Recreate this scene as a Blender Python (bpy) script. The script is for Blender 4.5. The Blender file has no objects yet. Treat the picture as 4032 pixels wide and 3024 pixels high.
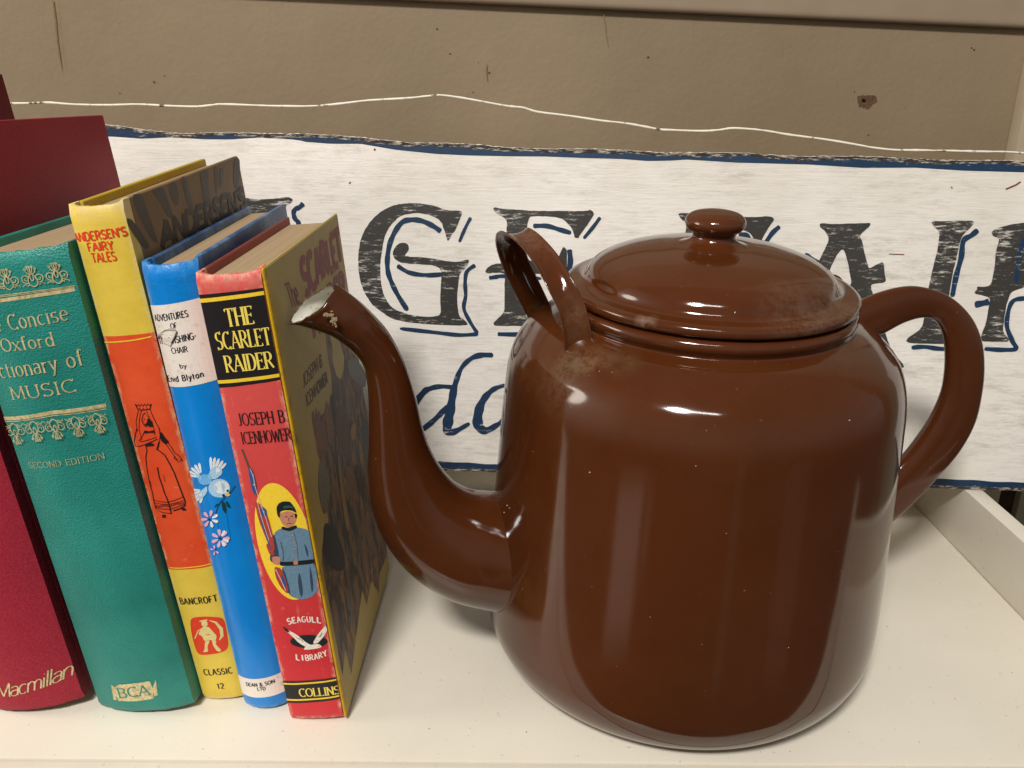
import bpy, bmesh, math, random
import numpy as np
from mathutils import Vector, Matrix
from mathutils.geometry import tessellate_polygon
random.seed(7); rng = np.random.default_rng(7)
sc = bpy.context.scene
COL = sc.collection

# ------------------------------------------------------------------ camera
FPX = 3200.0
CAMP = np.array([0.0, 0.0, 0.245])
_hy, _vx = 362.0, 2050.0
_a, _b = (_vx-2016)/FPX, (1512-_hy)/FPX
_p = math.atan(_b); _yw = math.atan(_a*math.cos(_p))
Fv = np.array([-math.sin(_yw)*math.cos(_p), math.cos(_yw)*math.cos(_p), -math.sin(_p)])
Rv = np.array([math.cos(_yw), math.sin(_yw), 0.0]); Uv = np.cross(Rv, Fv)
cam = bpy.data.cameras.new('camera'); camo = bpy.data.objects.new('camera', cam); COL.objects.link(camo)
cam.sensor_width = 36.0; cam.lens = FPX/4032*36; cam.clip_start = 0.01; cam.clip_end = 100
camo.matrix_world = Matrix([[Rv[0], Uv[0], -Fv[0], CAMP[0]], [Rv[1], Uv[1], -Fv[1], CAMP[1]],
                            [Rv[2], Uv[2], -Fv[2], CAMP[2]], [0, 0, 0, 1]])
sc.camera = camo
cam.dof.use_dof = False

def ray(x, y): return Fv + Rv*(x-2016)/FPX - Uv*(y-1512)/FPX
def on(x, y, axis, v):
    d = ray(x, y); return CAMP + (v-CAMP[axis])/d[axis]*d
def proj_px(P):
    q = np.asarray(P)-CAMP; d_ = q@Fv; return (round(2016+FPX*(q@Rv)/d_), round(1512-FPX*(q@Uv)/d_))
def onplane(x, y, P0, n):
    d = ray(x, y); return CAMP + ((P0-CAMP)@n)/(d@n)*d

# ------------------------------------------------------------------ light
world = bpy.data.worlds.new("World"); sc.world = world; world.use_nodes = True
wn = world.node_tree; bg = wn.nodes['Background']
tc = wn.nodes.new('ShaderNodeTexCoord'); sep = wn.nodes.new('ShaderNodeSeparateXYZ')
wn.links.new(tc.outputs['Generated'], sep.inputs[0])
rmp = wn.nodes.new('ShaderNodeValToRGB')
mr = wn.nodes.new('ShaderNodeMapRange'); mr.inputs[1].default_value = -1; mr.inputs[2].default_value = 1
wn.links.new(sep.outputs['Z'], mr.inputs[0]); wn.links.new(mr.outputs[0], rmp.inputs[0])
rmp.color_ramp.elements[0].position = 0.38; rmp.color_ramp.elements[0].color = (0.115, 0.10, 0.085, 1)
rmp.color_ramp.elements[1].position = 0.52; rmp.color_ramp.elements[1].color = (0.48, 0.46, 0.42, 1)
for _p, _c in ((0.66, (0.46, 0.44, 0.40, 1)), (0.85, (0.26, 0.25, 0.23, 1))):
    _e = rmp.color_ramp.elements.new(_p); _e.color = _c
# the unseen room behind the camera: a few paler surfaces that only show as soft reflections in the enamel
def wmath(op, a, b_=None):
    n = wn.nodes.new('ShaderNodeMath'); n.operation = op
    for i, v in enumerate((a, b_)):
        if v is None: continue
        if isinstance(v, (int, float)): n.inputs[i].default_value = v
        else: wn.links.new(v, n.inputs[i])
    return n.outputs[0]
_nrm = wn.nodes.new('ShaderNodeVectorMath'); _nrm.operation = 'NORMALIZE'; wn.links.new(tc.outputs['Generated'], _nrm.inputs[0])
_sx = wn.nodes.new('ShaderNodeSeparateXYZ'); wn.links.new(_nrm.outputs[0], _sx.inputs[0])
_az = wmath('ARCTAN2', _sx.outputs['X'], wmath('MULTIPLY', _sx.outputs['Y'], -1.0))       # 0 = towards the viewer, + = right
def window(v, lo, hi, soft):
    def edge(x0, x1):
        m = wn.nodes.new('ShaderNodeMapRange'); m.inputs[1].default_value = x0; m.inputs[2].default_value = x1; wn.links.new(v, m.inputs[0]); return m.outputs[0]
    return wmath('MULTIPLY', edge(lo-soft, lo+soft), edge(hi+soft, hi-soft))
_col = rmp.outputs[0]
for az0, az1, z0, z1, amt in [(-50, -36, -.56, -.38, 1.2), (-34, -31, -.50, -.38, .4), (40, 53, -.60, -.25, .15), (12, 16, -.62, -.22, .22)]:
    mask = wmath('MULTIPLY', window(_az, math.radians(az0), math.radians(az1), .02), window(_sx.outputs['Z'], z0, z1, .02))
    mx = wn.nodes.new('ShaderNodeMix'); mx.data_type = 'RGBA'; mx.blend_type = 'ADD'; mx.inputs[0].default_value = 1
    sc_ = wn.nodes.new('ShaderNodeMix'); sc_.data_type = 'RGBA'; wn.links.new(mask, sc_.inputs[0]); sc_.inputs[6].default_value = (0, 0, 0, 1); sc_.inputs[7].default_value = (amt*1.0, amt*.86, amt*.74, 1)
    wn.links.new(_col, mx.inputs[6]); wn.links.new(sc_.outputs[2], mx.inputs[7]); _col = mx.outputs[2]
_glow = wmath('MULTIPLY', window(_az, math.radians(-118), math.radians(-72), .42), window(_sx.outputs['Z'], .05, .55, .28))
_gm = wn.nodes.new('ShaderNodeMix'); _gm.data_type = 'RGBA'; wn.links.new(_glow, _gm.inputs[0]); wn.links.new(_col, _gm.inputs[6]); _gm.inputs[7].default_value = (2.9, 2.7, 2.4, 1); _col = _gm.outputs[2]
wn.links.new(_col, bg.inputs[0]); bg.inputs[1].default_value = 0.50

def area(name, loc, target, size, power, col, sizey=None):
    l = bpy.data.lights.new(name, 'AREA'); l.energy = power; l.color = col
    l.shape = 'RECTANGLE' if sizey else 'DISK'; l.size = size
    if sizey: l.size_y = sizey
    o = bpy.data.objects.new(name, l); COL.objects.link(o); o.location = loc
    o.rotation_euler = (Vector(target)-Vector(loc)).to_track_quat('-Z', 'Y').to_euler()
    return o
area('ceiling_lamp', (-0.40, -0.86, 1.50), (0.05, 0.35, 0.08), 0.30, 25.0, (1.0, 0.975, 0.93))
area('left_lamp', (-1.05, 0.22, 0.50), (-0.35, 0.56, 0.30), 0.40, 4.0, (1.0, 0.92, 0.80))
tube_l = area('tube_lamp', (-0.22, -0.92, 1.52), (0.05, 0.35, 0.08), 0.8, 6.5, (1.0, 0.975, 0.93), 0.09)

vs = sc.view_settings; vs.view_transform = 'Standard'; vs.look = 'None'; vs.gamma = 1; vs.exposure = 0.19
vs.use_curve_mapping = False

# ------------------------------------------------------------------ helpers
def srgb(r, g, b):
    f = lambda c: (c/255/12.92) if c/255 <= 0.04045 else ((c/255+0.055)/1.055)**2.4
    return (f(r), f(g), f(b))
class N:
    """small node-material builder"""
    def __init__(s, name, rough=0.5, spec=0.5, coat=0.0):
        s.m = bpy.data.materials.new(name); s.m.use_nodes = True; s.t = s.m.node_tree
        s.b = s.t.nodes['Principled BSDF']; s.b.inputs['Roughness'].default_value = rough
        s.b.inputs['Specular IOR Level'].default_value = spec; s.b.inputs['Coat Weight'].default_value = coat
        s.tc = s.t.nodes.new('ShaderNodeTexCoord'); s.bump_prev = None
    def n(s, kind, **kw):
        x = s.t.nodes.new(kind)
        for k, v in kw.items(): setattr(x, k, v)
        return x
    def coords(s, scale=(1, 1, 1), loc=(0, 0, 0)):
        mp = s.n('ShaderNodeMapping'); mp.inputs['Scale'].default_value = scale; mp.inputs['Location'].default_value = loc
        s.t.links.new(s.tc.outputs['Object'], mp.inputs[0]); return mp.outputs[0]
    def noise(s, scale, detail=4, rough=0.55, stretch=(1, 1, 1), loc=(0, 0, 0)):
        x = s.n('ShaderNodeTexNoise'); x.inputs['Scale'].default_value = scale
        x.inputs['Detail'].default_value = detail; x.inputs['Roughness'].default_value = rough
        s.t.links.new(s.coords(stretch, loc), x.inputs['Vector']); return x.outputs['Fac']
    def ramp(s, fac, a, b, lo=0.0, hi=1.0):
        r = s.n('ShaderNodeMapRange'); r.inputs[1].default_value = a; r.inputs[2].default_value = b
        r.inputs[3].default_value = lo; r.inputs[4].default_value = hi
        s.t.links.new(fac, r.inputs[0]); return r.outputs[0]
    def mul(s, a, b, op='MULTIPLY'):
        r = s.n('ShaderNodeMath', operation=op)
        for i, v in enumerate((a, b)):
            if isinstance(v, (int, float)): r.inputs[i].default_value = v
            else: s.t.links.new(v, r.inputs[i])
        return r.outputs[0]
    def mix(s, fac, c1, c2):
        r = s.n('ShaderNodeMix', data_type='RGBA')
        if isinstance(fac, (int, float)): r.inputs[0].default_value = fac
        else: s.t.links.new(fac, r.inputs[0])
        for i, c in ((6, c1), (7, c2)):
            if isinstance(c, tuple): r.inputs[i].default_value = (*c, 1)
            else: s.t.links.new(c, r.inputs[i])
        return r.outputs[2]
    def color(s, c):
        if isinstance(c, tuple): s.b.inputs['Base Color'].default_value = (*c, 1)
        else: s.t.links.new(c, s.b.inputs['Base Color'])
    def rough(s, f): s.t.links.new(f, s.b.inputs['Roughness'])
    def bump(s, h, strength=0.3, dist=0.0005):
        b = s.n('ShaderNodeBump'); b.inputs['Strength'].default_value = strength; b.inputs['Distance'].default_value = dist
        s.t.links.new(h, b.inputs['Height'])
        if s.bump_prev: s.t.links.new(s.bump_prev, b.inputs['Normal'])
        s.bump_prev = b.outputs[0]; s.t.links.new(b.outputs[0], s.b.inputs['Normal'])
    def near(s, centre, r0, r1):
        """1 inside r0 of a point of the object, falling to 0 at r1"""
        v = s.n('ShaderNodeVectorMath', operation='DISTANCE'); s.t.links.new(s.tc.outputs['Object'], v.inputs[0])
        v.inputs[1].default_value = centre; return s.ramp(v.outputs['Value'], r0, r1, 1, 0)

def link(name, me, mat=None, parent=None, smooth=True):
    o = bpy.data.objects.new(name, me); COL.objects.link(o)
    if mat: me.materials.append(mat.m if isinstance(mat, N) else mat)
    if parent: o.parent = parent
    if smooth:
        for p in me.polygons: p.use_smooth = True
    return o
def mesh_bm(name, bm, mat=None, parent=None, smooth=True, sharp=None):
    me = bpy.data.meshes.new(name); bmesh.ops.recalc_face_normals(bm, faces=bm.faces) if sharp != 'keep' else None
    bm.to_mesh(me); bm.free()
    o = link(name, me, mat, parent, smooth)
    if smooth and sharp is not None and sharp != 'keep': me.set_sharp_from_angle(angle=math.radians(sharp))
    return o
def empty(name, loc, M3=None, label=None, cat=None, group=None):
    o = bpy.data.objects.new(name, None); COL.objects.link(o); o.empty_display_size = 0.01
    mw = Matrix.Identity(4)
    if M3 is not None:
        for i in range(3):
            for j in range(3): mw[i][j] = M3[i][j]
    mw.translation = Vector(loc); o.matrix_world = mw
    tag(o, label, cat, group); return o
def tag(o, label=None, cat=None, group=None, kind=None):
    if label: o['label'] = label
    if cat: o['category'] = cat
    if group: o['group'] = group
    if kind: o['kind'] = kind
    return o
def box_bm(bm, x0, x1, y0, y1, z0, z1, bev=0.0, seg=2):
    b2 = bmesh.new(); bmesh.ops.create_cube(b2, size=1)
    for v in b2.verts: v.co = Vector(((x0+x1)/2+v.co.x*(x1-x0), (y0+y1)/2+v.co.y*(y1-y0), (z0+z1)/2+v.co.z*(z1-z0)))
    if bev: bmesh.ops.bevel(b2, geom=list(b2.edges), offset=bev, segments=seg, affect='EDGES', profile=0.6)
    me = bpy.data.meshes.new('t'); b2.to_mesh(me); b2.free(); bm.from_mesh(me); bpy.data.meshes.remove(me)
def box(name, x0, x1, y0, y1, z0, z1, mat, parent=None, bev=0.0, seg=2):
    bm = bmesh.new(); box_bm(bm, x0, x1, y0, y1, z0, z1, bev, seg)
    return mesh_bm(name, bm, mat, parent, bool(bev), 35 if bev else None)
def catmull(P, n):
    P = np.array(P, float); out = []
    for i in range(len(P)-1):
        p0 = P[max(i-1, 0)]; p1 = P[i]; p2 = P[i+1]; p3 = P[min(i+2, len(P)-1)]
        for k in range(n):
            t = k/n
            out.append(0.5*((2*p1)+(-p0+p2)*t+(2*p0-5*p1+4*p2-p3)*t*t+(-p0+3*p1-3*p2+p3)*t**3))
    out.append(P[-1]); return np.array(out)

# ------------------------------------------------------------------ stroke lettering
def _q(a, b, c, n=7): return [((1-t)**2*a[0]+2*t*(1-t)*b[0]+t*t*c[0], (1-t)**2*a[1]+2*t*(1-t)*b[1]+t*t*c[1]) for t in [i/n for i in range(n+1)]]
def _arc(cx, cy, rx, ry, a0, a1, n=14): return [(cx+rx*math.cos(math.radians(a0+(a1-a0)*i/n)), cy+ry*math.sin(math.radians(a0+(a1-a0)*i/n))) for i in range(n+1)]
X = 0.66
GL = {
 'A': (.74, [[(0, 0), (.37, 1)], [(.37, 1), (.74, 0)], [(.14, .34), (.60, .34)]]),
 'B': (.62, [[(.06, 0), (.06, 1)], [(.06, 1), (.3, 1)]+_arc(.3, .76, .24, .24, 90, -90)+[(.06, .52)], [(.3, .52)]+_arc(.3, .26, .3, .26, 90, -90)+[(.06, 0)]]),
 'C': (.68, [_arc(.38, .5, .36, .5, 48, 312, 20)]),
 'D': (.70, [[(.06, 0), (.06, 1)], [(.06, 1), (.28, 1)]+_arc(.28, .5, .38, .5, 90, -90, 18)+[(.06, 0)]]),
 'E': (.56, [[(.06, 0), (.06, 1)], [(.06, 1), (.54, 1)], [(.06, .52), (.44, .52)], [(.06, 0), (.56, 0)]]),
 'F': (.54, [[(.06, 0), (.06, 1)], [(.06, 1), (.54, 1)], [(.06, .50), (.44, .50)]]),
 'G': (.74, [_arc(.40, .5, .37, .5, 50, 330, 20)+[(.70, .44), (.46, .44)]]),
 'H': (.70, [[(.06, 0), (.06, 1)], [(.64, 0), (.64, 1)], [(.06, .52), (.64, .52)]]),
 'I': (.20, [[(.10, 0), (.10, 1)]]),
 'J': (.40, [[(.30, 1), (.30, .22)]+_arc(.14, .2, .16, .2, 0, -140, 8)]),
 'L': (.54, [[(.06, 0), (.06, 1)], [(.06, 0), (.52, 0)]]),
 'M': (.88, [[(.06, 0), (.10, 1)], [(.10, 1), (.44, .08)], [(.44, .08), (.78, 1)], [(.78, 1), (.82, 0)]]),
 'N': (.72, [[(.06, 0), (.06, 1)], [(.06, 1), (.66, 0)], [(.66, 0), (.66, 1)]]),
 'O': (.78, [_arc(.39, .5, .37, .5, 90, 450, 26)]),
 'P': (.60, [[(.06, 0), (.06, 1)], [(.06, 1), (.3, 1)]+_arc(.3, .73, .27, .27, 90, -90)+[(.06, .46)]]),
 'R': (.68, [[(.06, 0), (.06, 1)], [(.06, 1), (.3, 1)]+_arc(.3, .74, .26, .26, 90, -90)+[(.06, .48)], [(.30, .48), (.66, 0)]]),
 'S': (.58, [_arc(.29, .75, .25, .25, 35, 270, 12)+_arc(.29, .25, .27, .25, 90, -150, 12)]),
 'T': (.64, [[(.32, 0), (.32, 1)], [(0, 1), (.64, 1)]]),
 'U': (.70, [[(.06, 1), (.06, .3)]+_arc(.35, .3, .29, .3, 180, 360, 12)+[(.64, 1)]]),
 'V': (.70, [[(0, 1), (.35, 0)], [(.35, 0), (.70, 1)]]),
 'W': (.98, [[(0, 1), (.26, 0)], [(.26, 0), (.49, .9)], [(.49, .9), (.72, 0)], [(.72, 0), (.98, 1)]]),
 'Y': (.66, [[(0, 1), (.33, .48)], [(.66, 1), (.33, .48)], [(.33, .48), (.33, 0)]]),
 '1': (.36, [[(.22, 0), (.22, 1), (.04, .80)]]),
 '2': (.56, [_arc(.28, .74, .25, .26, 165, -35, 12)+[(.04, 0), (.54, 0)]]),
 '&': (.74, [[(.70, 0), (.18, .70)]+_arc(.30, .80, .15, .20, 210, -40, 10)+[(.12, .42)]+_arc(.28, .24, .24, .24, 130, 300, 8)+[(.66, .46)]]),
 "'": (.18, [[(.10, 1.02), (.07, .76)]]),
 '-': (.34, [[(.02, .42), (.30, .42)]]),
 '.': (.20, [[(.06, .03), (.12, .03)]]),
 ' ': (.36, []),
 'a': (.50, [_arc(.24, .52, .2, .16, 150, 0, 8)+[(.44, .08), (.50, .02)], [(.44, .40)]+_arc(.24, .2, .22, .2, 80, 330, 12)]),
 'b': (.54, [[(.06, 1.04), (.06, 0)], _arc(.28, .34, .22, .34, 170, -170, 16)]),
 'c': (.48, [_arc(.27, .34, .24, .34, 50, 310, 14)]),
 'd': (.54, [[(.48, 1.04), (.48, 0)], _arc(.26, .34, .22, .34, 10, 350, 16)]),
 'e': (.50, [[(.04, .36), (.46, .36)]+_arc(.25, .34, .22, .34, 5, 315, 16)]),
 'f': (.32, [_q((.38, .96), (.14, 1.16), (.14, .78))+[(.14, 0)], [(0, X), (.30, X)]]),
 'h': (.54, [[(.06, 1.04), (.06, 0)], [(.06, .42)]+_arc(.27, .42, .21, .26, 150, 0, 9)+[(.48, 0)]]),
 'i': (.18, [[(.09, X), (.09, 0)], [(.065, .90), (.115, .90)]]),
 'l': (.18, [[(.09, 1.04), (.09, 0)]]),
 'm': (.84, [[(.06, X), (.06, 0)], [(.06, .42)]+_arc(.25, .42, .18, .26, 150, 0, 8)+[(.43, 0)], [(.43, .42)]+_arc(.61, .42, .18, .26, 150, 0, 8)+[(.79, 0)]]),
 'n': (.54, [[(.06, X), (.06, 0)], [(.06, .42)]+_arc(.27, .42, .21, .26, 150, 0, 9)+[(.48, 0)]]),
 'o': (.54, [_arc(.27, .34, .24, .34, 90, 450, 20)]),
 'r': (.38, [[(.06, X), (.06, 0)], [(.06, .42)]+_q((.06, .44), (.14, .70), (.36, .62), 5)]),
 's': (.42, [_arc(.21, .50, .17, .17, 35, 270, 9)+_arc(.21, .17, .18, .17, 90, -150, 9)]),
 't': (.32, [[(.13, .90), (.13, .14)]+_q((.13, .14), (.14, 0), (.32, .04), 4), [(0, X), (.30, X)]]),
 'u': (.54, [[(.06, X), (.06, .24)]+_arc(.26, .24, .2, .24, 180, 350, 9), [(.48, X), (.48, 0)]]),
 'x': (.50, [[(.02, X), (.48, 0)], [(.48, X), (.02, 0)]]),
 'y': (.50, [[(.02, X), (.26, .02)], [(.48, X), (.26, .02), (.14, -.28), (.02, -.30)]]),
}
def layout(s, thick, thin, serif=0.0, gap=0.10):
    """strokes of a string in cap-height units: list of (polyline, widths)"""
    x = 0.0; out = []
    for ch in s:
        w, strokes = GL[ch]
        for st in strokes:
            P = np.array(st, float); P[:, 0] += x
            d = np.gradient(P, axis=0) if len(P) > 2 else np.tile(P[1]-P[0], (2, 1))
            v = np.abs(d[:, 1])/(np.hypot(d[:, 0], d[:, 1])+1e-9)
            up = (d[:, 0]*d[:, 1] > 0) & (len(P) == 2) & (v < .985) & (serif > 0)
            wd = thin+(thick-thin)*v**1.4; wd = np.where(up, thin*1.3, wd)
            out.append((P, wd))
            if serif and ch not in "'.-&":
                for e, q in ((0, 1), (-1, -2)):
                    p = P[e]; dd = P[q]-P[e]; dd = dd/(np.hypot(*dd)+1e-9)
                    if abs(dd[1]) > .8 and min(abs(p[1]), abs(p[1]-1), abs(p[1]-X), abs(p[1]-1.04)) < .01 and not (len(P) > 2 and ch in 'OoCcSsGe'):
                        out.append((np.array([p+[-serif-thick*.4, 0], p+[serif+thick*.4, 0]])+[0, (-.0 if p[1] > .5 else .0)], np.full(2, thin)))
                    elif abs(dd[0]) > .8 and ch in 'TELFZ' and p[0]-x > .4 or (ch == 'T' and abs(dd[0]) > .8):
                        sy = -.16 if p[1] > .8 else (.16 if p[1] < .2 else 0)
                        if sy: out.append((np.array([p, p+[0, sy]]), np.array([thin*1.8, thin*.6])))
                        else: out.append((np.array([p+[0, .1], p-[0, .1]]), np.full(2, thin)))
                    elif ch in 'CSGs' and len(P) > 10:
                        out.append((np.array([p+[0, .0], p+[0.02, (.18 if p[1] > (.5 if ch != 's' else .3) else -.18)*(.6 if ch == 's' else 1)]]), np.array([thin*2, thin*.8])))
        x += w+gap
    return out, x-gap

class Decals:
    """flat print laid on a surface: shapes given in surface coordinates (u, v); fn(u, v, h) -> object point"""
    def __init__(s, fn, step=0.003): s.fn = fn; s.step = step; s.k = 0; s.verts = []; s.faces = []
    def _h(s): s.k += 1; return 0.00006+s.k*0.000006
    def ribbon(s, P, W, h=None):
        P = np.array(P, float); W = np.broadcast_to(np.array(W, float), (len(P),)) if np.ndim(W) else np.full(len(P), W)
        # resample long pieces
        Q = [P[0]]; V = [W[0]]
        for i in range(len(P)-1):
            L = np.hypot(*(P[i+1]-P[i])); n = max(1, int(L/s.step))
            for k in range(1, n+1): Q.append(P[i]+(P[i+1]-P[i])*k/n); V.append(W[i]+(W[i+1]-W[i])*k/n)
        P = np.array(Q); W = np.array(V); t = np.gradient(P, axis=0)
        t /= (np.hypot(t[:, 0], t[:, 1])[:, None]+1e-12); nn = np.stack([-t[:, 1], t[:, 0]], 1)
        h = s._h() if h is None else h; b = len(s.verts)
        for p, n_, w in zip(P, nn, W):
            s.verts.append(s.fn(*(p+n_*w/2), h)); s.verts.append(s.fn(*(p-n_*w/2), h))
        for i in range(len(P)-1): s.faces.append((b+2*i, b+2*i+1, b+2*i+3, b+2*i+2))
    def poly(s, P, cut=True):
        h = s._h(); bm = bmesh.new(); P = [Vector((p[0], p[1], 0)) for p in P]
        vs_ = [bm.verts.new(p) for p in P]
        for t in tessellate_polygon([P]):
            try: bm.faces.new([vs_[i] for i in t])
            except ValueError: pass
        if cut:
            u0, u1 = min(p[0] for p in P), max(p[0] for p in P); n = int((u1-u0)/s.step)
            for k in range(1, n+1):
                bmesh.ops.bisect_plane(bm, geom=bm.verts[:]+bm.edges[:]+bm.faces[:], plane_co=(u0+(u1-u0)*k/(n+1), 0, 0), plane_no=(1, 0, 0), dist=1e-7)
        bm.verts.index_update(); b = len(s.verts)
        for v in bm.verts: s.verts.append(s.fn(v.co.x, v.co.y, h))
        for f in bm.faces: s.faces.append(tuple(b+v.index for v in f.verts))
        bm.free()
    def text(s, st, uv0, ex, ey, thick, thin, serif=0.0, gap=0.10, slant=0.0):
        """ex: whole-width vector, ey: cap-height vector"""
        strokes, tot = layout(st, thick, thin, serif, gap); H = np.hypot(*ey); Wd = np.hypot(*ex)
        for P, wd in strokes:
            X_ = (P[:, 0]+slant*P[:, 1])/tot
            Q = np.outer(X_, ex)+np.outer(P[:, 1], ey)+uv0
            s.ribbon(Q, np.maximum(wd*H*min(1, max(.45, (Wd/tot)/H)), 0.0001))
    def build(s, name, mat, parent):
        me = bpy.data.meshes.new(name); me.from_pydata([tuple(v) for v in s.verts], [], s.faces); me.update()
        return link(name, me, mat, parent, False)

def plain(name, rgb, rough=0.5, spec=0.4, var=0.12, metal=0.0, nscale=900):
    m = N(name, rough, spec); f = m.noise(nscale, 3)
    dark = tuple(c*(1-var) for c in rgb); lite = tuple(min(1, c*(1+var)) for c in rgb)
    m.color(m.mix(m.ramp(f, .3, .7), dark, lite)); m.b.inputs['Metallic'].default_value = metal; return m

# ------------------------------------------------------------------ setting materials
mw = N('cream_shelf_paint', 0.33, 0.45)
_f = mw.ramp(mw.noise(9, 5), .35, .7); _g = mw.ramp(mw.noise(420, 4), .66, .74)
mw.color(mw.mix(_g, mw.mix(_f, srgb(220, 212, 196), srgb(230, 222, 206)), srgb(186, 174, 156)))
mw.rough(mw.ramp(mw.noise(30, 4), .3, .7, .26, .42)); mw.bump(mw.noise(600, 3), .12, .0002)
mwall = N('tan_wall_paint', 0.62, 0.35)
_f = mwall.ramp(mwall.noise(6, 6), .3, .75); _s = mwall.ramp(mwall.noise(90, 5, .7), .70, .80)
_v = mwall.ramp(mwall.noise(3.0, 3, .5, (9, 9, .7)), .45, .75)
mwall.color(mwall.mix(mwall.mul(_s, .55), mwall.mix(_f, srgb(124, 107, 84), srgb(140, 122, 98)), srgb(96, 74, 50)))
mwall.bump(mwall.noise(330, 4, .6), .28, .0008); mwall.bump(mwall.noise(40, 3), .3, .002)
mpost = plain('pale_post_paint', srgb(168, 152, 130), .5, .4, .04, nscale=60)
mdark = plain('dark_gap_wood', srgb(62, 46, 30), .8, .2, .3, nscale=80)

# ------------------------------------------------------------------ shelf and wall
UPH = 0.0355
shelf_o = tag(box('shelf', -0.75, 0.2492, 0.2475, 0.482, -0.018, 0.0, mw, None, .0008), kind='structure')
lip = tag(box('shelf_front_strip', -0.75, 0.40, 0.2350, 0.2468, -0.022, -0.0006, mw, None, .0009), kind='structure')
tag(box('shelf_side_upstand', 0.2494, 0.2592, 0.2475, 0.482, -0.018, UPH, mw, None, .0008), kind='structure')
tag(box('shelf_back_upstand', -0.75, 0.2492, 0.4705, 0.482, 0.0005, UPH-.0006, mw, None, .0008), kind='structure')
tag(box('shelf_left_upstand', -0.7598, -0.7502, 0.2475, 0.482, -0.018, UPH, mw, None, .0008), kind='structure')
d = Decals(lambda u, v, h: (u, v, h*2), .01)
for x_, y_ in [(1115, 2880), (918, 2914), (1690, 2870), (1960, 2810), (2005, 2888), (1850, 2870), (2073, 2884), (3787, 2746), (3400, 2786), (3440, 2950), (3985, 2650), (3925, 2565), (1240, 2960), (640, 2905), (3110, 2960), (3620, 2925), (3650, 2060), (3700, 2300)]+[(random.uniform(1300, 4000), random.uniform(2500, 2990)) for _ in range(10)]:
    p_ = on(x_, y_, 2, 0.0); r_ = random.uniform(.00012, .0003)
    d.poly([(p_[0]+r_*random.uniform(.5, 1.4)*math.cos(t), p_[1]+r_*random.uniform(.6, 1.3)*math.sin(t)) for t in np.linspace(0, 6.28, 8)[:-1]], False)
tag(d.build('shelf_specks', plain('shelf_speck', srgb(84, 66, 48), .8, .2, .2), shelf_o), kind='stuff')
YW = 0.545
wallo = tag(box('wall', -1.2, 1.4, YW, YW+.04, -0.6, 1.0, mwall), kind='structure')
# rail above: a board fixed to the wall, a little out of level
YR = YW-0.005
pl, pr = on(1586, 0, 1, YR), on(4032, 112, 1, YR)
sl = (pr[2]-pl[2])/(pr[0]-pl[0])
bm = bmesh.new(); box_bm(bm, -1.0, 1.0, 0, 0.0047, 0, 0.10, .004, 5)
ro = tag(mesh_bm('upper_rail', bm, plain('rail_paint', srgb(146, 128, 108), .55, .3, .04, nscale=60), None, True, 35), kind='structure')
ro.location = (0, YR, pl[2]-sl*pl[0]); ro.rotation_euler = (0, -math.atan(sl), 0)
# painted post at the right, dark gap, grey panel beyond
YP = YW-0.012
pe = on(4000, 598, 1, YP); pg0 = on(3940, 1945, 1, YP); pg1 = on(4012, 2010, 1, YP)
tag(box('wall_post', pe[0], pg0[0], YP, YW-.0003, -0.6, 1.0, mpost, None, .0006), kind='structure')
tag(box('wall_recess', pg0[0]+.0002, pg1[0], YW-.004, YW-.0006, -0.6, 1.0, mdark), kind='structure')
tag(box('grey_panel', pg1[0]+.0002, pg1[0]+.5, YP+.002, YW-.0003, -0.6, 1.0, plain('grey_green_panel', srgb(150, 146, 128), .6, .3, .06), None, .0006), kind='structure')

# ------------------------------------------------------------------ wall marks
def wallfn(u, v, h): return (u, YW-h*3, v)
def wp(x, y): p = on(x, y, 1, YW); return (p[0], p[2])
d = Decals(wallfn, .02)
hole = [(1497, 415), (1502, 410), (1512, 412), (1519, 407), (1530, 410), (1543, 408), (1560, 409), (1570, 408), (1579, 414), (1580, 424), (1583, 434), (1578, 440), (1562, 448), (1556, 458), (1546, 466), (1538, 470), (1531, 462), (1524, 464), (1518, 462), (1515, 455), (1506, 462), (1503, 450), (1499, 440)]
d.poly([wp(2000+x*.9186, y*.9186) for x, y in hole]); mk = d.build('paint_chip', plain('bare_plaster_chip', srgb(94, 70, 54), .8, .1, .25, nscale=400), wallo)
d = Decals(wallfn, .02); d.k = 4
d.poly([wp(2000+x*.9186, y*.9186) for x, y in [(1515, 426), (1523, 422), (1532, 427), (1534, 435), (1526, 440), (1517, 436)]])
d.build('screw_hole', plain('screw_hole_dark', (.008, .006, .004), .9, .1), wallo)
d = Decals(wallfn, .01); d.k = 6
for s_ in range(14):
    cx_, cy_ = random.choice([(500, 330), (560, 300), (300, 250), (2200, 440), (3480, 500), (3330, 470), (3450, 310), (1750, 130), (3800, 200), (2600, 200), (1900, 260)])
    cx_ += random.gauss(0, 70); cy_ += random.gauss(0, 45); r_ = random.uniform(2, 5.5)
    d.poly([wp(cx_+r_*random.uniform(.5, 1.3)*math.cos(t), cy_+r_*random.uniform(.4, 1)*math.sin(t)) for t in np.linspace(0, 6.28, 8)[:-1]], False)
tag(d.build('wall_specks', plain('speck_brown', srgb(86, 66, 44), .8, .1, .2), wallo), kind='stuff')
d = Decals(wallfn, .01); d.k = 60
d.ribbon([wp(*p) for p in [(212, 0), (222, 80), (228, 150), (238, 220), (248, 285)]], [.0008, .0011, .0008, .0009, .0002])
d.ribbon([wp(*p) for p in [(2375, 50), (2383, 90), (2386, 130), (2394, 180)]], [.0007, .0004, .0006, .0002])
d.ribbon([wp(*p) for p in [(1918, 250), (1916, 280), (1920, 320)]], [.0003, .0008, .0003])
d.build('hairline_cracks', plain('crack_brown', srgb(122, 98, 68), .8, .1, .2), wallo)

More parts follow.
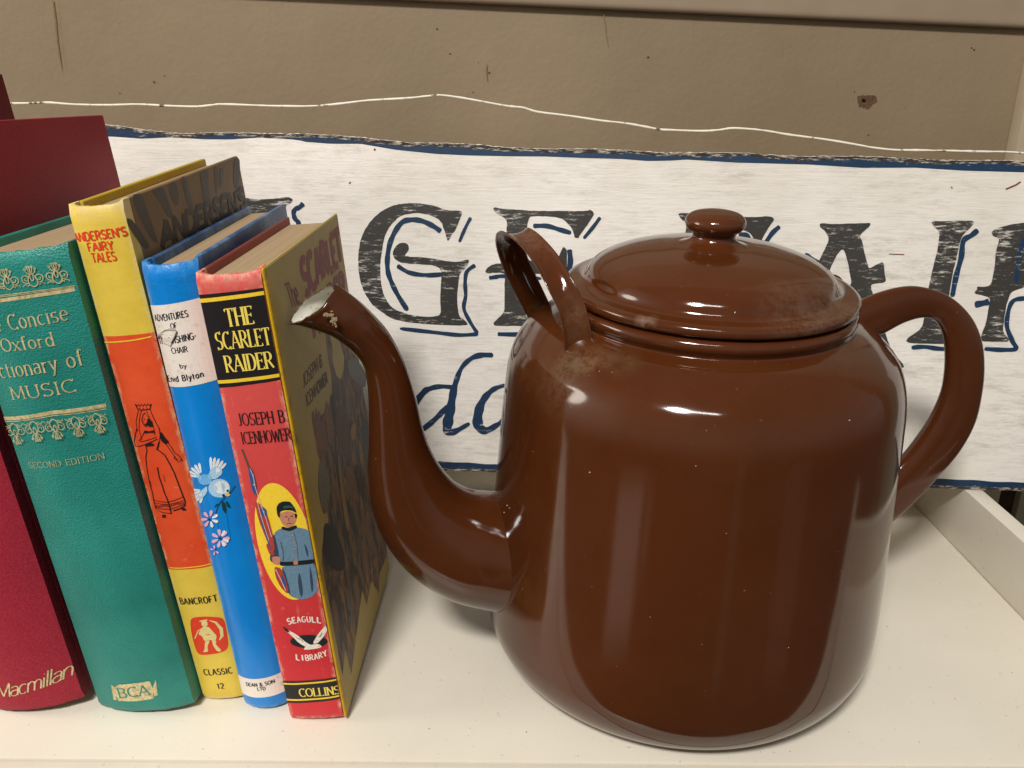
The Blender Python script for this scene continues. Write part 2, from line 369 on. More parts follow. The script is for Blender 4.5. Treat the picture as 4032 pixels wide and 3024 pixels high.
# ------------------------------------------------------------------ painted sign
SR = on(3870, 1933, 2, UPH); SL = on(1730, 1850, 2, UPH)
ex = (SR-SL)/np.linalg.norm(SR-SL); lean = math.radians(9)
back = np.cross(np.array([0, 0, 1.0]), ex); ez = np.cos(lean)*np.array([0, 0, 1.0])+np.sin(lean)*back; ny = -np.cross(ez, ex)
if ny[1] > 0: ny = -ny          # faces the camera
SO = SL.copy()
M3 = np.stack([ex, -ny, ez], 1)
sign = empty('painted_sign', SO, M3, 'long white hand-painted wooden sign with black and blue lettering leaning behind the teapot', 'sign')
def S(x, y):
    q = onplane(x, y, SO, ny)-SO; return (float(q@ex), float(q@ez))
top = [(60, 492), (300, 487), (415, 492), (452, 495), (723, 524), (1175, 515+8), (1600, 556), (1718, 562), (2000, 579), (2643, 597), (3378, 617), (4021, 636)]
mboard = N('white_sign_paint', 0.5, 0.35)
_n = mboard.ramp(mboard.noise(22, 10, .78, (1, 1, 6)), .55, .72)
_n2 = mboard.ramp(mboard.noise(150, 6, .7, (1, 1, 5), (3, 0, 0)), .64, .72)
_big = mboard.ramp(mboard.noise(9, 3), .35, .65)
_st = mboard.ramp(mboard.noise(55, 5, .7, (1, 1, 3), (9, 2, 4)), .73, .77)
_pm = mboard.ramp(mboard.noise(11, 4, .6, (1, 1, 1.6), (4, 4, 4)), .40, .62)
_n3 = mboard.ramp(mboard.noise(48, 10, .85, (1, 1, 4.5), (7, 7, 7)), .48, .62); _n3 = mboard.mul(_n3, mboard.ramp(_pm, 0, 1, .35, 1.6)); _n = mboard.mul(_n, mboard.ramp(_pm, 0, 1, .25, 1.15))
_c = mboard.mix(mboard.mul(_n, .70), mboard.mix(_big, srgb(222, 215, 205), srgb(238, 232, 225)), srgb(172, 162, 146))
_c = mboard.mix(mboard.mul(_n3, .36), _c, srgb(160, 151, 138))
_c = mboard.mix(mboard.mul(_n2, .4), _c, srgb(120, 110, 96)); _c = mboard.mix(mboard.mul(_st, .8), _c, srgb(140, 84, 60))
mboard.color(_c); mboard.bump(mboard.noise(60, 8, .7, (1, 1, 12)), .5, .0006)
def paint(name, rgb, th=.60, seedloc=0.0):
    m = N(name, .45, .35); pm_ = m.ramp(m.noise(16, 4, .6, (1, 1, 1.3), (seedloc, 2, 2)), .35, .65, -.045, .055); a = m.ramp(m.mul(m.noise(85, 10, .8, (1, 1, 6), (seedloc, 0, 0)), pm_, 'ADD'), th, th+.06)
    b = m.ramp(m.noise(400, 5, .6, (1, 1, 2)), .62, .70); f = m.noise(14, 4)
    c = m.mix(m.ramp(f, .3, .7), tuple(v*.8 for v in rgb), tuple(v*1.25 for v in rgb))
    c = m.mix(m.mul(b, .45), c, srgb(110, 105, 98)); m.color(m.mix(a, c, srgb(205, 198, 186))); return m
mblack = paint('worn_black_paint', srgb(56, 54, 52), .56); mblue = paint('worn_blue_paint', srgb(24, 50, 78), .61, 5.0)
mbare = N('weathered_board_edge', .75, .2)
mbare.color(mbare.mix(mbare.ramp(mbare.noise(150, 8, .75, (1, 1, 5)), .50, .60), srgb(52, 46, 46), srgb(186, 174, 156)))
TH = 0.011
# board outline in sign coordinates, slightly ragged top edge
def dens(P, st):
    P = np.array(P); out = []
    for a, b in zip(P[:-1], P[1:]):
        n = max(1, int(np.linalg.norm(b-a)/st)); out += [a+(b-a)*k/n for k in range(n)]
    return np.array(out+[P[-1]])
tp = dens([(-0.42, S(60, 492)[1]+.004)]+[S(*p) for p in top]+[(0.42, S(4021, 636)[1]-.004)], .0016)
tp[:, 1] += rng.normal(0, .00016, len(tp))+.0004*np.sin(tp[:, 0]*90)
bl = S(1730, 1852)[1]; br = S(4032, 1934)[1]
def botz(u): return bl+(br-bl)*(u-S(1730, 1852)[0])/(S(4032, 1934)[0]-S(1730, 1852)[0])
bm = bmesh.new(); F_, B_ = [], []
for yy, lst in ((0, F_), (TH, B_)):
    for u, v in tp: lst.append((bm.verts.new((u, yy, botz(u)-.0)), bm.verts.new((u, yy, v))))
for i in range(len(tp)-1):
    a, b, c, e = F_[i], F_[i+1], B_[i], B_[i+1]
    bm.faces.new((a[0], b[0], b[1], a[1])); bm.faces.new((c[1], e[1], e[0], c[0]))
    bm.faces.new((a[1], b[1], e[1], c[1])); bm.faces.new((c[0], e[0], b[0], a[0]))
bm.faces.new((F_[0][0], F_[0][1], B_[0][1], B_[0][0])); bm.faces.new((F_[-1][1], F_[-1][0], B_[-1][0], B_[-1][1]))
mesh_bm('board', bm, mboard, sign, False)
def sfn(u, v, h): return (u, -h*2, v)
# weathered strip and blue borders
blue_lo = [(60, 532), (300, 534), (452, 538), (560, 546), (680, 540), (800, 548), (904, 549), (1040, 540), (1175, 551), (1200, 558), (1300, 566), (1420, 566), (1560, 590), (1718, 606), (1850, 612), (2000, 615), (2150, 616), (2300, 622), (2450, 626), (2550, 634), (2650, 632), (2700, 628), (2900, 640), (3194, 648), (3300, 655), (3400, 661), (3600, 660), (3800, 672), (4021, 678)]
def topz(u): return float(np.interp(u, tp[:, 0], tp[:, 1]))
d = Decals(sfn, .006)
us = np.linspace(-.41, .41, 260)
lo = np.array([S(*p) for p in blue_lo])
def blz(u): return float(np.interp(u, lo[:, 0], lo[:, 1]))
def strip(d, us, f0, f1):
    h = d._h(); b = len(d.verts)
    for u in us: d.verts.append(d.fn(u, f0(u), h)); d.verts.append(d.fn(u, f1(u), h))
    for i in range(len(us)-1): d.faces.append((b+2*i, b+2*i+1, b+2*i+3, b+2*i+2))
_j = lambda u, s: .00030*math.sin(u*110+s)+.0002*math.sin(u*331+2*s)
strip(d, us, blz, lambda u: topz(u)-.0019+_j(u, 2))
strip(d, us, lambda u: botz(u)+.0016+_j(u, 4)*.3, lambda u: botz(u)+.0052+_j(u, 1)*.9)
d.build('blue_border', mblue, sign)
d = Decals(sfn, .006); d.k = 3
strip(d, us, lambda u: topz(u)-.0021+_j(u, 2), lambda u: topz(u)-.0002)
strip(d, us, lambda u: botz(u)+.0001, lambda u: botz(u)+.0017+_j(u, 4)*.3)
d.build('bare_edge', mbare, sign)
# letters, each one a part: black polygon and its blue shadow strokes
Z2 = lambda p: (1300+.7232*p[0], 700+.7232*p[1]); Z5 = lambda p: (3200+.8438*p[0], 700+.8438*p[1])
Z4 = lambda p: (2200+.5877*p[0], 750+.5877*p[1]); Z3 = lambda p: (1900+.4219*p[0], 750+.4219*p[1])
Z1 = lambda p: (1000+.3617*p[0], 750+.3617*p[1]); ZR = lambda p: (2900+.27125*p[0], 950+.27125*p[1])
def smooth_closed(P, it=1):
    P = np.array(P, float)
    for _ in range(it):
        Q = np.roll(P, -1, 0); P = np.stack([P*.8+Q*.2, P*.2+Q*.8], 1).reshape(-1, 2)
    return P
pxw = lambda w: w*0.43/FPX
letters = [
 ('letter', 'black', Z1, [[(-200, 60), (0, 95), (120, 95), (250, 85), (380, 68), (425, 95), (410, 130), (340, 170), (240, 230), (200, 420), (190, 900), (-20, 900), (-10, 420), (-20, 250), (-190, 190)]],
    [([(540, 140), (500, 180), (450, 205), (432, 250), (450, 310), (490, 370), (500, 600)], 16)]),
 ('letter', 'black', Z2, [[(722, 185), (700, 178), (640, 178), (600, 165), (560, 150), (500, 140), (440, 137), (380, 143), (330, 155), (280, 182), (240, 215), (205, 258), (180, 300), (163, 350), (155, 400), (153, 455), (155, 510), (165, 565), (180, 610), (205, 655), (230, 690), (260, 715), (290, 735), (320, 757), (350, 770), (400, 780), (450, 790), (600, 800), (755, 805), (735, 775), (700, 757), (690, 650), (700, 560), (705, 520), (740, 490), (762, 440), (700, 458), (640, 455), (560, 440), (500, 432), (430, 430), (403, 422), (425, 400), (430, 378), (420, 358), (395, 352), (372, 360), (355, 375), (345, 395), (340, 415), (350, 440), (380, 460), (430, 467), (480, 468), (560, 475), (598, 490), (607, 520), (605, 560), (598, 650), (605, 745), (560, 757), (500, 755), (460, 750), (410, 740), (360, 720), (330, 700), (310, 670), (290, 630), (280, 590), (274, 540), (272, 490), (276, 440), (282, 400), (290, 350), (300, 310), (320, 270), (345, 240), (370, 215), (400, 200), (470, 190), (540, 200), (590, 225), (608, 245), (615, 270), (628, 300), (640, 350), (660, 310), (685, 280), (700, 240)]],
    [([(603, 292), (560, 262), (500, 235), (445, 228), (395, 240), (355, 290), (325, 360), (312, 440), (315, 510), (335, 570), (370, 640), (422, 722)], 17), ([(365, 478), (430, 515), (520, 530), (612, 525)], 15),
     ([(766, 215), (735, 275), (703, 350)], 11), ([(790, 475), (745, 510), (735, 570), (738, 640), (728, 710), (760, 780), (803, 848)], 13), ([(806, 850), (700, 855), (560, 840), (380, 820)], 13)]),
 ('letter', 'black', Z2, [[(890, 160), (940, 168), (1000, 172), (1100, 180), (1200, 180), (1320, 181), (1405, 180), (1412, 172), (1440, 192), (1415, 235), (1390, 270), (1360, 310), (1350, 330), (1330, 325), (1320, 280), (1295, 250), (1270, 225), (1235, 215), (1200, 210), (1130, 208), (1072, 212), (1068, 440), (1100, 455), (1200, 465), (1240, 440), (1268, 370), (1290, 392), (1288, 470), (1300, 600), (1270, 560), (1230, 530), (1160, 520), (1066, 525), (1062, 740), (1080, 765), (1200, 770), (1330, 760), (1400, 690), (1430, 690), (1390, 800), (1200, 812), (1000, 805), (895, 805), (888, 790), (915, 765), (945, 735), (950, 700), (950, 560), (955, 520), (905, 515), (848, 520), (845, 500), (880, 472), (950, 460), (958, 320), (965, 230), (930, 205), (900, 190), (888, 172)]],
    [([(1105, 262), (1180, 262), (1250, 282), (1312, 300)], 15), ([(1470, 215), (1430, 270), (1380, 330)], 12), ([(1302, 390), (1308, 450), (1300, 510)], 18), ([(865, 545), (900, 540), (950, 535), (1150, 548)], 13), ([(912, 850), (1000, 852), (1400, 855)], 14)]),
 ('letter', 'black', Z4, [[(797, 155), (830, 150), (900, 152), (1100, 160), (1230, 178), (1330, 178), (1412, 171), (1447, 190), (1410, 240), (1380, 290), (1345, 360), (1312, 350), (1300, 310), (1270, 275), (1180, 250), (1060, 240), (1050, 500), (1060, 900), (840, 900), (850, 500), (845, 320), (855, 215), (820, 190)]],
    [([(1205, 292), (1260, 300), (1285, 345)], 14), ([(1480, 240), (1430, 285), (1375, 365)], 15)]),
 ('letter', 'black', ZR, [[(420, 1900), (900, 900), (1190, 290), (1290, 90), (1345, -30), (1290, -150), (1200, -210), (1215, -268), (1400, -250), (1700, -258), (1945, -268), (1940, -230), (1850, -150), (1790, -90), (1790, -60), (1825, 0), (1850, 150), (1900, 330), (1922, 400), (2040, 330), (2135, 290), (2150, 480), (2172, 570), (2130, 600), (1950, 620), (1955, 700), (1985, 770), (2080, 1100), (2250, 1600), (2420, 1780), (2430, 1850), (1500, 1850), (1520, 1780), (1680, 1700), (1720, 1500), (1640, 900), (1590, 700), (1672, 605), (1640, 450), (1620, 320), (1570, 150), (1535, 105), (1450, 200), (1340, 440), (1000, 1300), (900, 1900)]],
    [([(975, 210), (1040, 240), (1200, 345)], 22)]),
 ('letter', 'black', Z5, [[(553, 200), (600, 203), (700, 199), (752, 200), (748, 220), (700, 265), (684, 305), (670, 380), (655, 430), (640, 520), (628, 620), (622, 700), (650, 740), (640, 772), (590, 775), (450, 772), (432, 757), (470, 728), (505, 705), (518, 665), (524, 600), (540, 510), (560, 420), (583, 330), (592, 255), (575, 235), (555, 215)]],
    [([(770, 243), (740, 268), (702, 295), (692, 370), (668, 460), (650, 555)], 17), ([(460, 792), (520, 788), (590, 797), (700, 803)], 14)]),
 ('letter', 'black', Z5, [[(833, 250), (870, 232), (940, 214), (1050, 205), (1150, 230), (1200, 300), (1190, 400), (1120, 470), (1060, 500), (1150, 740), (1100, 760), (1010, 560), (1000, 495), (985, 512), (955, 520), (922, 535), (905, 585), (893, 650), (886, 720), (914, 752), (914, 766), (850, 764), (780, 762), (785, 732), (808, 680), (820, 600), (828, 560), (790, 547), (756, 540), (755, 532), (768, 520), (765, 505), (790, 510), (833, 502), (850, 400), (855, 340), (872, 280), (840, 272)]],
    [([(755, 592), (800, 583), (822, 577)], 20), ([(985, 280), (965, 350), (957, 420), (946, 490)], 14), ([(990, 562), (940, 570), (915, 610), (905, 690), (930, 760), (947, 797), (880, 802), (800, 797)], 14)]),
 ('letter', 'blue', Z2, [], [([(888, 965), (820, 965), (765, 985), (715, 1035), (685, 1110), (668, 1180), (655, 1260), (643, 1320), (638, 1370), (660, 1385), (700, 1370), (760, 1335)], [14, 20, 16, 15, 19, 26, 32, 36, 34, 24, 18, 11]), ([(672, 1140), (600, 1135), (540, 1148), (505, 1172), (440, 1260), (420, 1350), (450, 1400), (535, 1345), (590, 1295), (645, 1240)], [14, 16, 18, 22, 26, 26, 22, 18, 18, 20])]),
 ('letter', 'blue', Z2, [], [([(955, 1128), (900, 1145), (860, 1175), (825, 1225), (805, 1290), (808, 1350), (845, 1375), (900, 1350), (945, 1310), (1020, 1180), (1060, 1130), (1040, 1250), (1030, 1350), (1080, 1370), (1140, 1330)], [12, 16, 20, 26, 34, 36, 26, 18, 14, 14, 20, 26, 26, 16, 10])]),
]
for li, (nm, kind, Z, polys, blues) in enumerate(letters):
    first = None
    for P in polys:
        d = Decals(sfn, .02); d.k = 10
        P2 = smooth_closed([S(*Z(p)) for p in P], 2); P2 = P2+rng.normal(0, .00006, P2.shape)
        d.poly(P2, False); first = d.build('letter', mblack, sign)
    for si, (st, w) in enumerate(blues):
        d = Decals(sfn, .004); d.k = 12+li+si
        Q = catmull([S(*Z(p)) for p in st], 6)
        wv = np.interp(np.linspace(0, 1, len(Q)), np.linspace(0, 1, len(np.atleast_1d(w))) if np.ndim(w) else [0, 1], w if np.ndim(w) else [w, w]).astype(float)
        wv = np.array([pxw(v)*1.22 for v in wv])*(1+.10*np.sin(np.arange(len(Q))*.9+li)); wv[0] *= .55; wv[-1] *= .5
        d.ribbon(Q, wv)
        d.build('letter' if kind == 'blue' and si == 0 else ('letter_stroke' if kind == 'blue' else 'letter_shadow'), mblue, first if (first and kind == 'black') else sign)
# more scratches and rust flecks
d = Decals(sfn, .01); d.k = 6
for st, w in [([(3960, 745), (4000, 728), (4018, 716)], 6), ([(3745, 735), (3749, 742)], 4), ([(1376, 718), (1380, 722)], 9), ([(1473, 586), (1478, 592)], 8), ([(3500, 1000), (3560, 1002)], 3)]:
    d.ribbon([S(*p) for p in st], pxw(w))
tag(d.build('rust_flecks', plain('rust_fleck', srgb(120, 62, 48), .8, .1, .2), sign), kind='stuff')

# hanging wire along the top of the sign, white paint flaking off it
wp_ = [(-200, 400), (50, 407), (180, 404), (289, 411), (420, 414), (542, 411), (660, 417), (769, 420), (820, 416), (868, 411), (980, 414), (1103, 418), (1221, 418), (1330, 410), (1447, 396), (1590, 388), (1680, 379), (1736, 375), (1808, 384), (1900, 400), (2000, 418), (2060, 424), (2119, 441), (2240, 456), (2367, 475), (2460, 485), (2551, 501), (2600, 510), (2643, 512), (2762, 516), (2830, 512), (2891, 505), (3000, 513), (3102, 530), (3240, 548), (3378, 571), (3440, 582), (3516, 590), (3600, 592), (3700, 593), (3850, 597), (4021, 602), (4300, 640), (4500, 680)]
W = catmull([on(x, y, 1, .470) for x, y in wp_], 5)
W = (W-SO)@M3
bm = bmesh.new(); rings = []
for i, p in enumerate(W):
    t = W[min(i+1, len(W)-1)]-W[max(i-1, 0)]; t /= np.linalg.norm(t); a = np.cross(t, [0, 0, 1.0]); a /= np.linalg.norm(a); b = np.cross(a, t)
    r = .00062*(1+.12*math.sin(i*.7)+.08*rng.normal())
    rings.append([bm.verts.new(p+r*(math.cos(q)*a+math.sin(q)*b)) for q in np.linspace(0, 2*math.pi, 9)[:-1]])
for A, Bv in zip(rings[:-1], rings[1:]):
    for k in range(8): bm.faces.new((A[k], A[(k+1) % 8], Bv[(k+1) % 8], Bv[k]))
mwire = N('flaking_white_wire', .5, .4)
mwire.color(mwire.mix(mwire.ramp(mwire.noise(120, 6, .7), .58, .64), srgb(232, 224, 208), srgb(96, 80, 60)))
mesh_bm('hanging_wire', bm, mwire, sign, True)

# ------------------------------------------------------------------ books
def rotm(al, be, ga):
    cb, sb, ca, sa, cg, sg = math.cos(be), math.sin(be), math.cos(al), math.sin(al), math.cos(ga), math.sin(ga)
    return np.array([[cb, -sb, 0], [sb, cb, 0], [0, 0, 1]])@np.array([[1, 0, 0], [0, cg, -sg], [0, sg, cg]])@np.array([[ca, 0, -sa], [0, 1, 0], [sa, 0, ca]])
mpage = N('aged_paper', .8, .1)
_l = mpage.noise(1.0, 3, .6, (2600, 6, 6))
mpage.color(mpage.mix(mpage.ramp(_l, .35, .65), srgb(158, 134, 104), srgb(184, 160, 128)))
mpage.bump(_l, .5, .0003)
def cloth(name, rgb, rough=.6, weave=.25, wear=None, scale=2600, spec=.3, vr=.1):
    m = N(name, rough, spec); f = m.noise(26, 5); g = m.noise(scale, 2, .5, (1, 1, .35)); g2 = m.noise(scale, 2, .5, (.35, .35, 1.3), (5, 5, 5))
    c = m.mix(m.ramp(f, .3, .7), tuple(v*(1-vr) for v in rgb), tuple(min(1, v*(1+vr)) for v in rgb))
    gg = m.mul(g, g2, 'ADD'); c = m.mix(m.ramp(gg, .85, 1.2, 0, .42), c, tuple(min(1, v*1.7+.02) for v in rgb))
    if wear: 
        w = m.ramp(m.noise(140, 6, .7), .66, .74); c = m.mix(m.mul(w, .6), c, wear)
    m.color(c); m.bump(gg, weave, .0003); return m

def edge_wear(m, c, w, h, pale, amt=.7):
    sx = m.n('ShaderNodeSeparateXYZ'); m.t.links.new(m.tc.outputs['Object'], sx.inputs[0])
    e = m.mul(m.ramp(sx.outputs['X'], .0002, .0016, 1, 0), m.ramp(sx.outputs['X'], w-.0016, w-.0002), 'MAXIMUM')
    z = m.mul(m.ramp(sx.outputs['Z'], .0004, .003, 1, 0), m.ramp(sx.outputs['Z'], h-.004, h-.0006), 'MAXIMUM')
    e = m.mul(e, z, 'MAXIMUM'); k = m.mul(m.mul(e, m.ramp(m.noise(330, 6, .75, (1, 1, .5)), .44, .60)), amt)
    st = m.mul(m.ramp(m.noise(70, 8, .75, (3, 3, .5), (6, 1, 3)), .62, .72), .22)
    return m.mix(m.mul(k, st, 'MAXIMUM'), c, pale)
class Book:
    def __init__(s, X0, Y0, w, h, d, al, be, ga, bulge, label, hinge=.006, flat=2.0, spine_in=0.0, nm='book'):
        s.w, s.h, s.d, s.bulge, s.flat = w, h, d, bulge, flat
        M = rotm(al, be, ga); cs = [M@np.array([i*w, j*d, k*h]) for i in (0, 1) for j in (0, 1) for k in (0, 1)]
        s.O = np.array([X0, Y0, -min(c[2] for c in cs)+.0002]); s.M = M
        s.root = empty(nm, s.O, M, label, 'book', 'old books standing on the shelf'); s.spine_in = spine_in; s.hinge = hinge
    def yf(s, u):
        t = 2*min(max(u/(s.w-s.spine_in), 0), 1)-1
        return -s.bulge*(1-abs(t)**s.flat)
    def parts(s, mspine, mleft, mright, bt=.0024, inset=.0032, y0=None, fray=.00012):
        w, h, d = s.w, s.h, s.d; y0 = s.hinge if y0 is None else y0
        # spine shell
        nu, nv = 18, 60; ws = w-s.spine_in; th = .0013
        bm = bmesh.new(); O_, I_ = [], []
        for j in range(nv+1):
            v = h*j/nv
            ro, ri = [], []
            for i in range(nu+1):
                u = ws*i/nu; e = max(0, 1-min(v, h-v)/.003)
                y = s.yf(u)+e*e*.0011+rng.normal(0, .00003)
                vv = v + (rng.normal(0, fray) if j in (0, nv) and fray else 0)
                if j == nv: vv -= .0012*(1-abs(2*i/nu-1)**4)
                if j == 0: vv += .0004
                ro.append(bm.verts.new((u, y, vv))); ri.append(bm.verts.new((min(max(u, th), ws-th), y+th+.0004, vv)))
            # wrap round to the joint
            ro.insert(0, bm.verts.new((.0002, y0+.001, v))); ro.append(bm.verts.new((ws-.0002, y0+.001, v)))
            ri.insert(0, bm.verts.new((th, y0+.001, v))); ri.append(bm.verts.new((ws-th, y0+.001, v)))
            O_.append(ro); I_.append(ri)
        for j in range(nv):
            for i in range(nu+2):
                bm.faces.new((O_[j][i], O_[j][i+1], O_[j+1][i+1], O_[j+1][i])); bm.faces.new((I_[j+1][i], I_[j+1][i+1], I_[j][i+1], I_[j][i]))
        for j in (0, nv):
            for i in range(nu+2):
                f = (O_[j][i], O_[j][i+1], I_[j][i+1], I_[j][i]); bm.faces.new(f if j else f[::-1])
        s.spine = mesh_bm('spine', bm, mspine, s.root, True, 50)
        s.left = box('cover', 0.0, bt, y0, d, 0, h, mleft, s.root, .0009, 3)
        s.right = box('cover', w-bt, w, y0 if not s.spine_in else .0001, d, 0, h, mright, s.root, .0009, 3)
        pg = box('page_block', bt+.0002, w-bt-.0002, .0022, d-inset, inset, h-inset, mpage, s.root)
    def uv(s, x, y):
        """photo pixel -> (u, v) on the spine"""
        o = s.M.T@(CAMP-s.O); r = s.M.T@ray(x, y); yy = 0.0
        for _ in range(6):
            p = o+(yy-o[1])/r[1]*r; yy = s.yf(p[0])
        return np.array([p[0], p[2]])
    def cov(s, x, y):
        """photo pixel -> (depth, height) on the right cover"""
        o = s.M.T@(CAMP-s.O); r = s.M.T@ray(x, y); p = o+(s.w-o[0])/r[0]*r; return np.array([p[1], p[2]])
    def sf(s, u, v, h): 
        return (min(max(u, -.0001), s.w-s.spine_in+.0001), s.yf(u)-h-.00008, v)
    def cf(s, u, v, h): return (s.w+h, u, v)
    def text(s, d, st, Z, p0, p1, pt, thick=.16, thin=.07, serif=0.0, gap=.12, slant=0.0, cover=False):
        f = s.cov if cover else s.uv
        a, b, c = f(*Z(p0)), f(*Z(p1)), f(*Z(pt))
        ex = b-a; ey = (c-a)
        if not cover: ey = np.array([0, max(abs(ey[1]), .0005)])+0*ey
        d.text(st, a, ex, ey, thick, thin, serif, gap, slant)
ZA = lambda p: (.4973*p[0], 300+.4973*p[1])                       # zoom windows used to read the photograph
ZG = lambda p: (.603*p[0], 900+.603*p[1]); ZB = lambda p: (500+.603*p[0], 900+.603*p[1])
ZL = lambda p: (600+.7235*p[0], 1700+.7235*p[1]); ZM = lambda p: (.663*p[0], 1800+.663*p[1])
ZP = lambda p: (350+.4823*p[0], 1250+.4823*p[1]); ZC = lambda p: (1100+.6024*p[0], 1300+.6024*p[1])

def wave_gold(name):
    m = N(name, .36, .5); m.b.inputs['Metallic'].default_value = .2
    f = m.ramp(m.noise(500, 5, .7), .42, .62); m.color(m.mix(f, srgb(224, 208, 158), srgb(176, 160, 112))); return m
mgold = wave_gold('gold_foil')
BK = {}
# --- far left dark red book
px_ = on(35, 352, 1, .452)
b = Book(px_[0]-.030+.0235, .452-.155, .030, .252, .155, .10, 0, 0, .003, 'dark red cloth book at the left edge, tallest, just its top corner showing')
m_dr = cloth('dark_red_cloth', srgb(98, 20, 22), .7, .2)
b.parts(m_dr, m_dr, m_dr); BK['X'] = b
# --- crimson dictionary companion
b = Book(-.2225, .2730, .0400, .2310, .1620, .0967, .0555, -.0047, .0048, 'tall crimson cloth book with gold script publisher name at the foot of its spine', flat=2.2)
m_cr = cloth('crimson_cloth', srgb(146, 28, 46), .62, .3, vr=.12)
b.parts(m_cr, m_cr, m_cr); BK['M'] = b
d = Decals(b.sf, .002)
b.text(d, 'Macmillan', ZM, (-14, 1430), (436, 1290), (-14, 1357), .10, .055, 0, .0, .30); d.build('lettering', mgold, b.spine)
# --- green music dictionary
b = Book(-.1766, .2752, .0411, .1950, .1400, .0778, -.0398, .0280, .0042, 'thick green leatherette book with gold lace bands and serif title', flat=2.4)
m_gr = N('green_leatherette', .42, .45)
_v = m_gr.n('ShaderNodeTexVoronoi'); _v.inputs['Scale'].default_value = 1500; m_gr.t.links.new(m_gr.coords(), _v.inputs['Vector'])
_f = m_gr.noise(30, 6); _w = m_gr.ramp(m_gr.noise(75, 7, .7, (1, 1, 1), (2, 1, 0)), .66, .80)
m_gr.color(m_gr.mix(m_gr.mul(_w, .5), m_gr.mix(m_gr.ramp(_f, .3, .7), srgb(20, 114, 103), srgb(40, 142, 130)), srgb(84, 156, 142)))
m_gr.bump(_v.outputs['Distance'], .45, .0004); m_gr.bump(m_gr.noise(900, 3), .3, .0003)
b.parts(m_gr, m_gr, m_gr); BK['G'] = b
for st, p0, p1, pt, k in [('The Concise', (-118, 682), (455, 592), (-118, 590), 1), ('Oxford', (22, 803), (362, 762), (22, 722), 1), ('Dictionary of', (-62, 976), (552, 886), (-62, 886), 1), ('MUSIC', (85, 1115), (505, 1060), (72, 1037), 1), ('SECOND EDITION', (195, 1562), (690, 1496), (190, 1527), .8)]:
    d = Decals(b.sf, .002); b.text(d, st, ZG, p0, p1, pt, .13*k, .06*k, .05, .17); d.build('title_lettering', mgold, b.spine)
def pl_uv(b, Z, pts): return [b.uv(*Z(p)) for p in pts]
d = Decals(b.sf, .002)
d.ribbon(pl_uv(b, ZG, [(-150, 496), (0, 470), (250, 434), (490, 396)]), .00125); d.ribbon(pl_uv(b, ZG, [(-150, 462), (0, 436), (250, 405), (490, 372)]), .0003); d.ribbon(pl_uv(b, ZG, [(-150, 472), (0, 446), (250, 414), (490, 380)]), .00025)
d.ribbon(pl_uv(b, ZG, [(-60, 1250), (0, 1243), (350, 1198), (695, 1150)]), .00125); d.ribbon(pl_uv(b, ZG, [(-60, 1272), (0, 1266), (350, 1220), (695, 1176)]), .0003); d.ribbon(pl_uv(b, ZG, [(-60, 1262), (0, 1256), (350, 1210), (695, 1165)]), .0002)
tag(d.build('gold_rules', mgold, b.spine), kind='stuff')
def motif(d, c, ex, ey, w=.00028):
    """lace motif: fleur on paired scrolls; c centre, ex / ey half-size vectors"""
    c = np.array(c); ex = np.array(ex); ey = np.array(ey); T = lambda pts: [c+ex*p[0]+ey*p[1] for p in pts]
    for sgn in (-1, 1):
        sp = [(sgn*(.55+r*math.cos(a)), -.1+r*math.sin(a)) for a, r in [(math.radians(t), .36*(1-t/560)) for t in range(-120, 400, 25)]]
        d.ribbon(T(sp), w)
        d.ribbon(T(_q((0, -.9), (sgn*.75, -.55), (sgn*.10, .30))), w*1.2)
        d.ribbon(T(_q((0, .25), (sgn*.42, .35), (sgn*.44, .72))), w); d.ribbon(T(_q((0, .30), (sgn*.2, .55), (sgn*.20, .92))), w)
        for qx, qy in ((.44, .74), (.20, .94)): d.ribbon(T(_arc(sgn*qx, qy, .09, .08, 0, 360, 8)), w)
        d.ribbon(T(_arc(sgn*.70, -.75, .22, .14, 200, -20, 8)), w*.8); d.ribbon(T([(sgn*.45, -.72), (sgn*.30, -.60)]), w)
    d.ribbon(T(_arc(0, .0, .14, .32, 90, 450, 12)), w); d.ribbon(T([(0, .3), (0, 1.05)]), w*1.4)
d = Decals(b.sf, .002)
for cx_, cy_ in [(-110, 358), (50, 336), (212, 316), (372, 294)]:
    c = b.uv(*ZG((cx_, cy_))); ex_ = b.uv(*ZG((cx_+78, cy_-11)))-c; motif(d, c, ex_, (0, (b.uv(*ZG((cx_-6, cy_-72)))-c)[1]))
for cx_, cy_ in [(-22, 1342), (108, 1330), (237, 1314), (370, 1298), (510, 1280), (650, 1258)]:
    c = b.uv(*ZG((cx_, cy_))); ex_ = b.uv(*ZG((cx_+68, cy_-9)))-c; motif(d, c, ex_, (0, (b.uv(*ZG((cx_+8, cy_+68)))-c)[1]))
tag(d.build('lace_ornament', mgold, b.spine), kind='stuff')
d = Decals(b.sf, .002)
d.poly(pl_uv(b, ZM, [(698, 1350), (890, 1328), (915, 1432), (810, 1448), (705, 1446)]))
for P in [[(660, 1350), (684, 1366), (694, 1442), (676, 1440)], [(684, 1366), (698, 1350), (705, 1446), (694, 1425)], [(890, 1328), (905, 1362), (912, 1425), (900, 1400)], [(905, 1375), (926, 1322), (938, 1412), (918, 1420)]]: d.poly(pl_uv(b, ZM, P))
blk = d.build('publisher_panel', mgold, b.spine)
d = Decals(b.sf, .002); d.k = 12; b.text(d, 'BCA', ZM, (712, 1428), (892, 1406), (706, 1374), .15, .07, .06, .14); d.build('lettering', m_gr, b.spine)
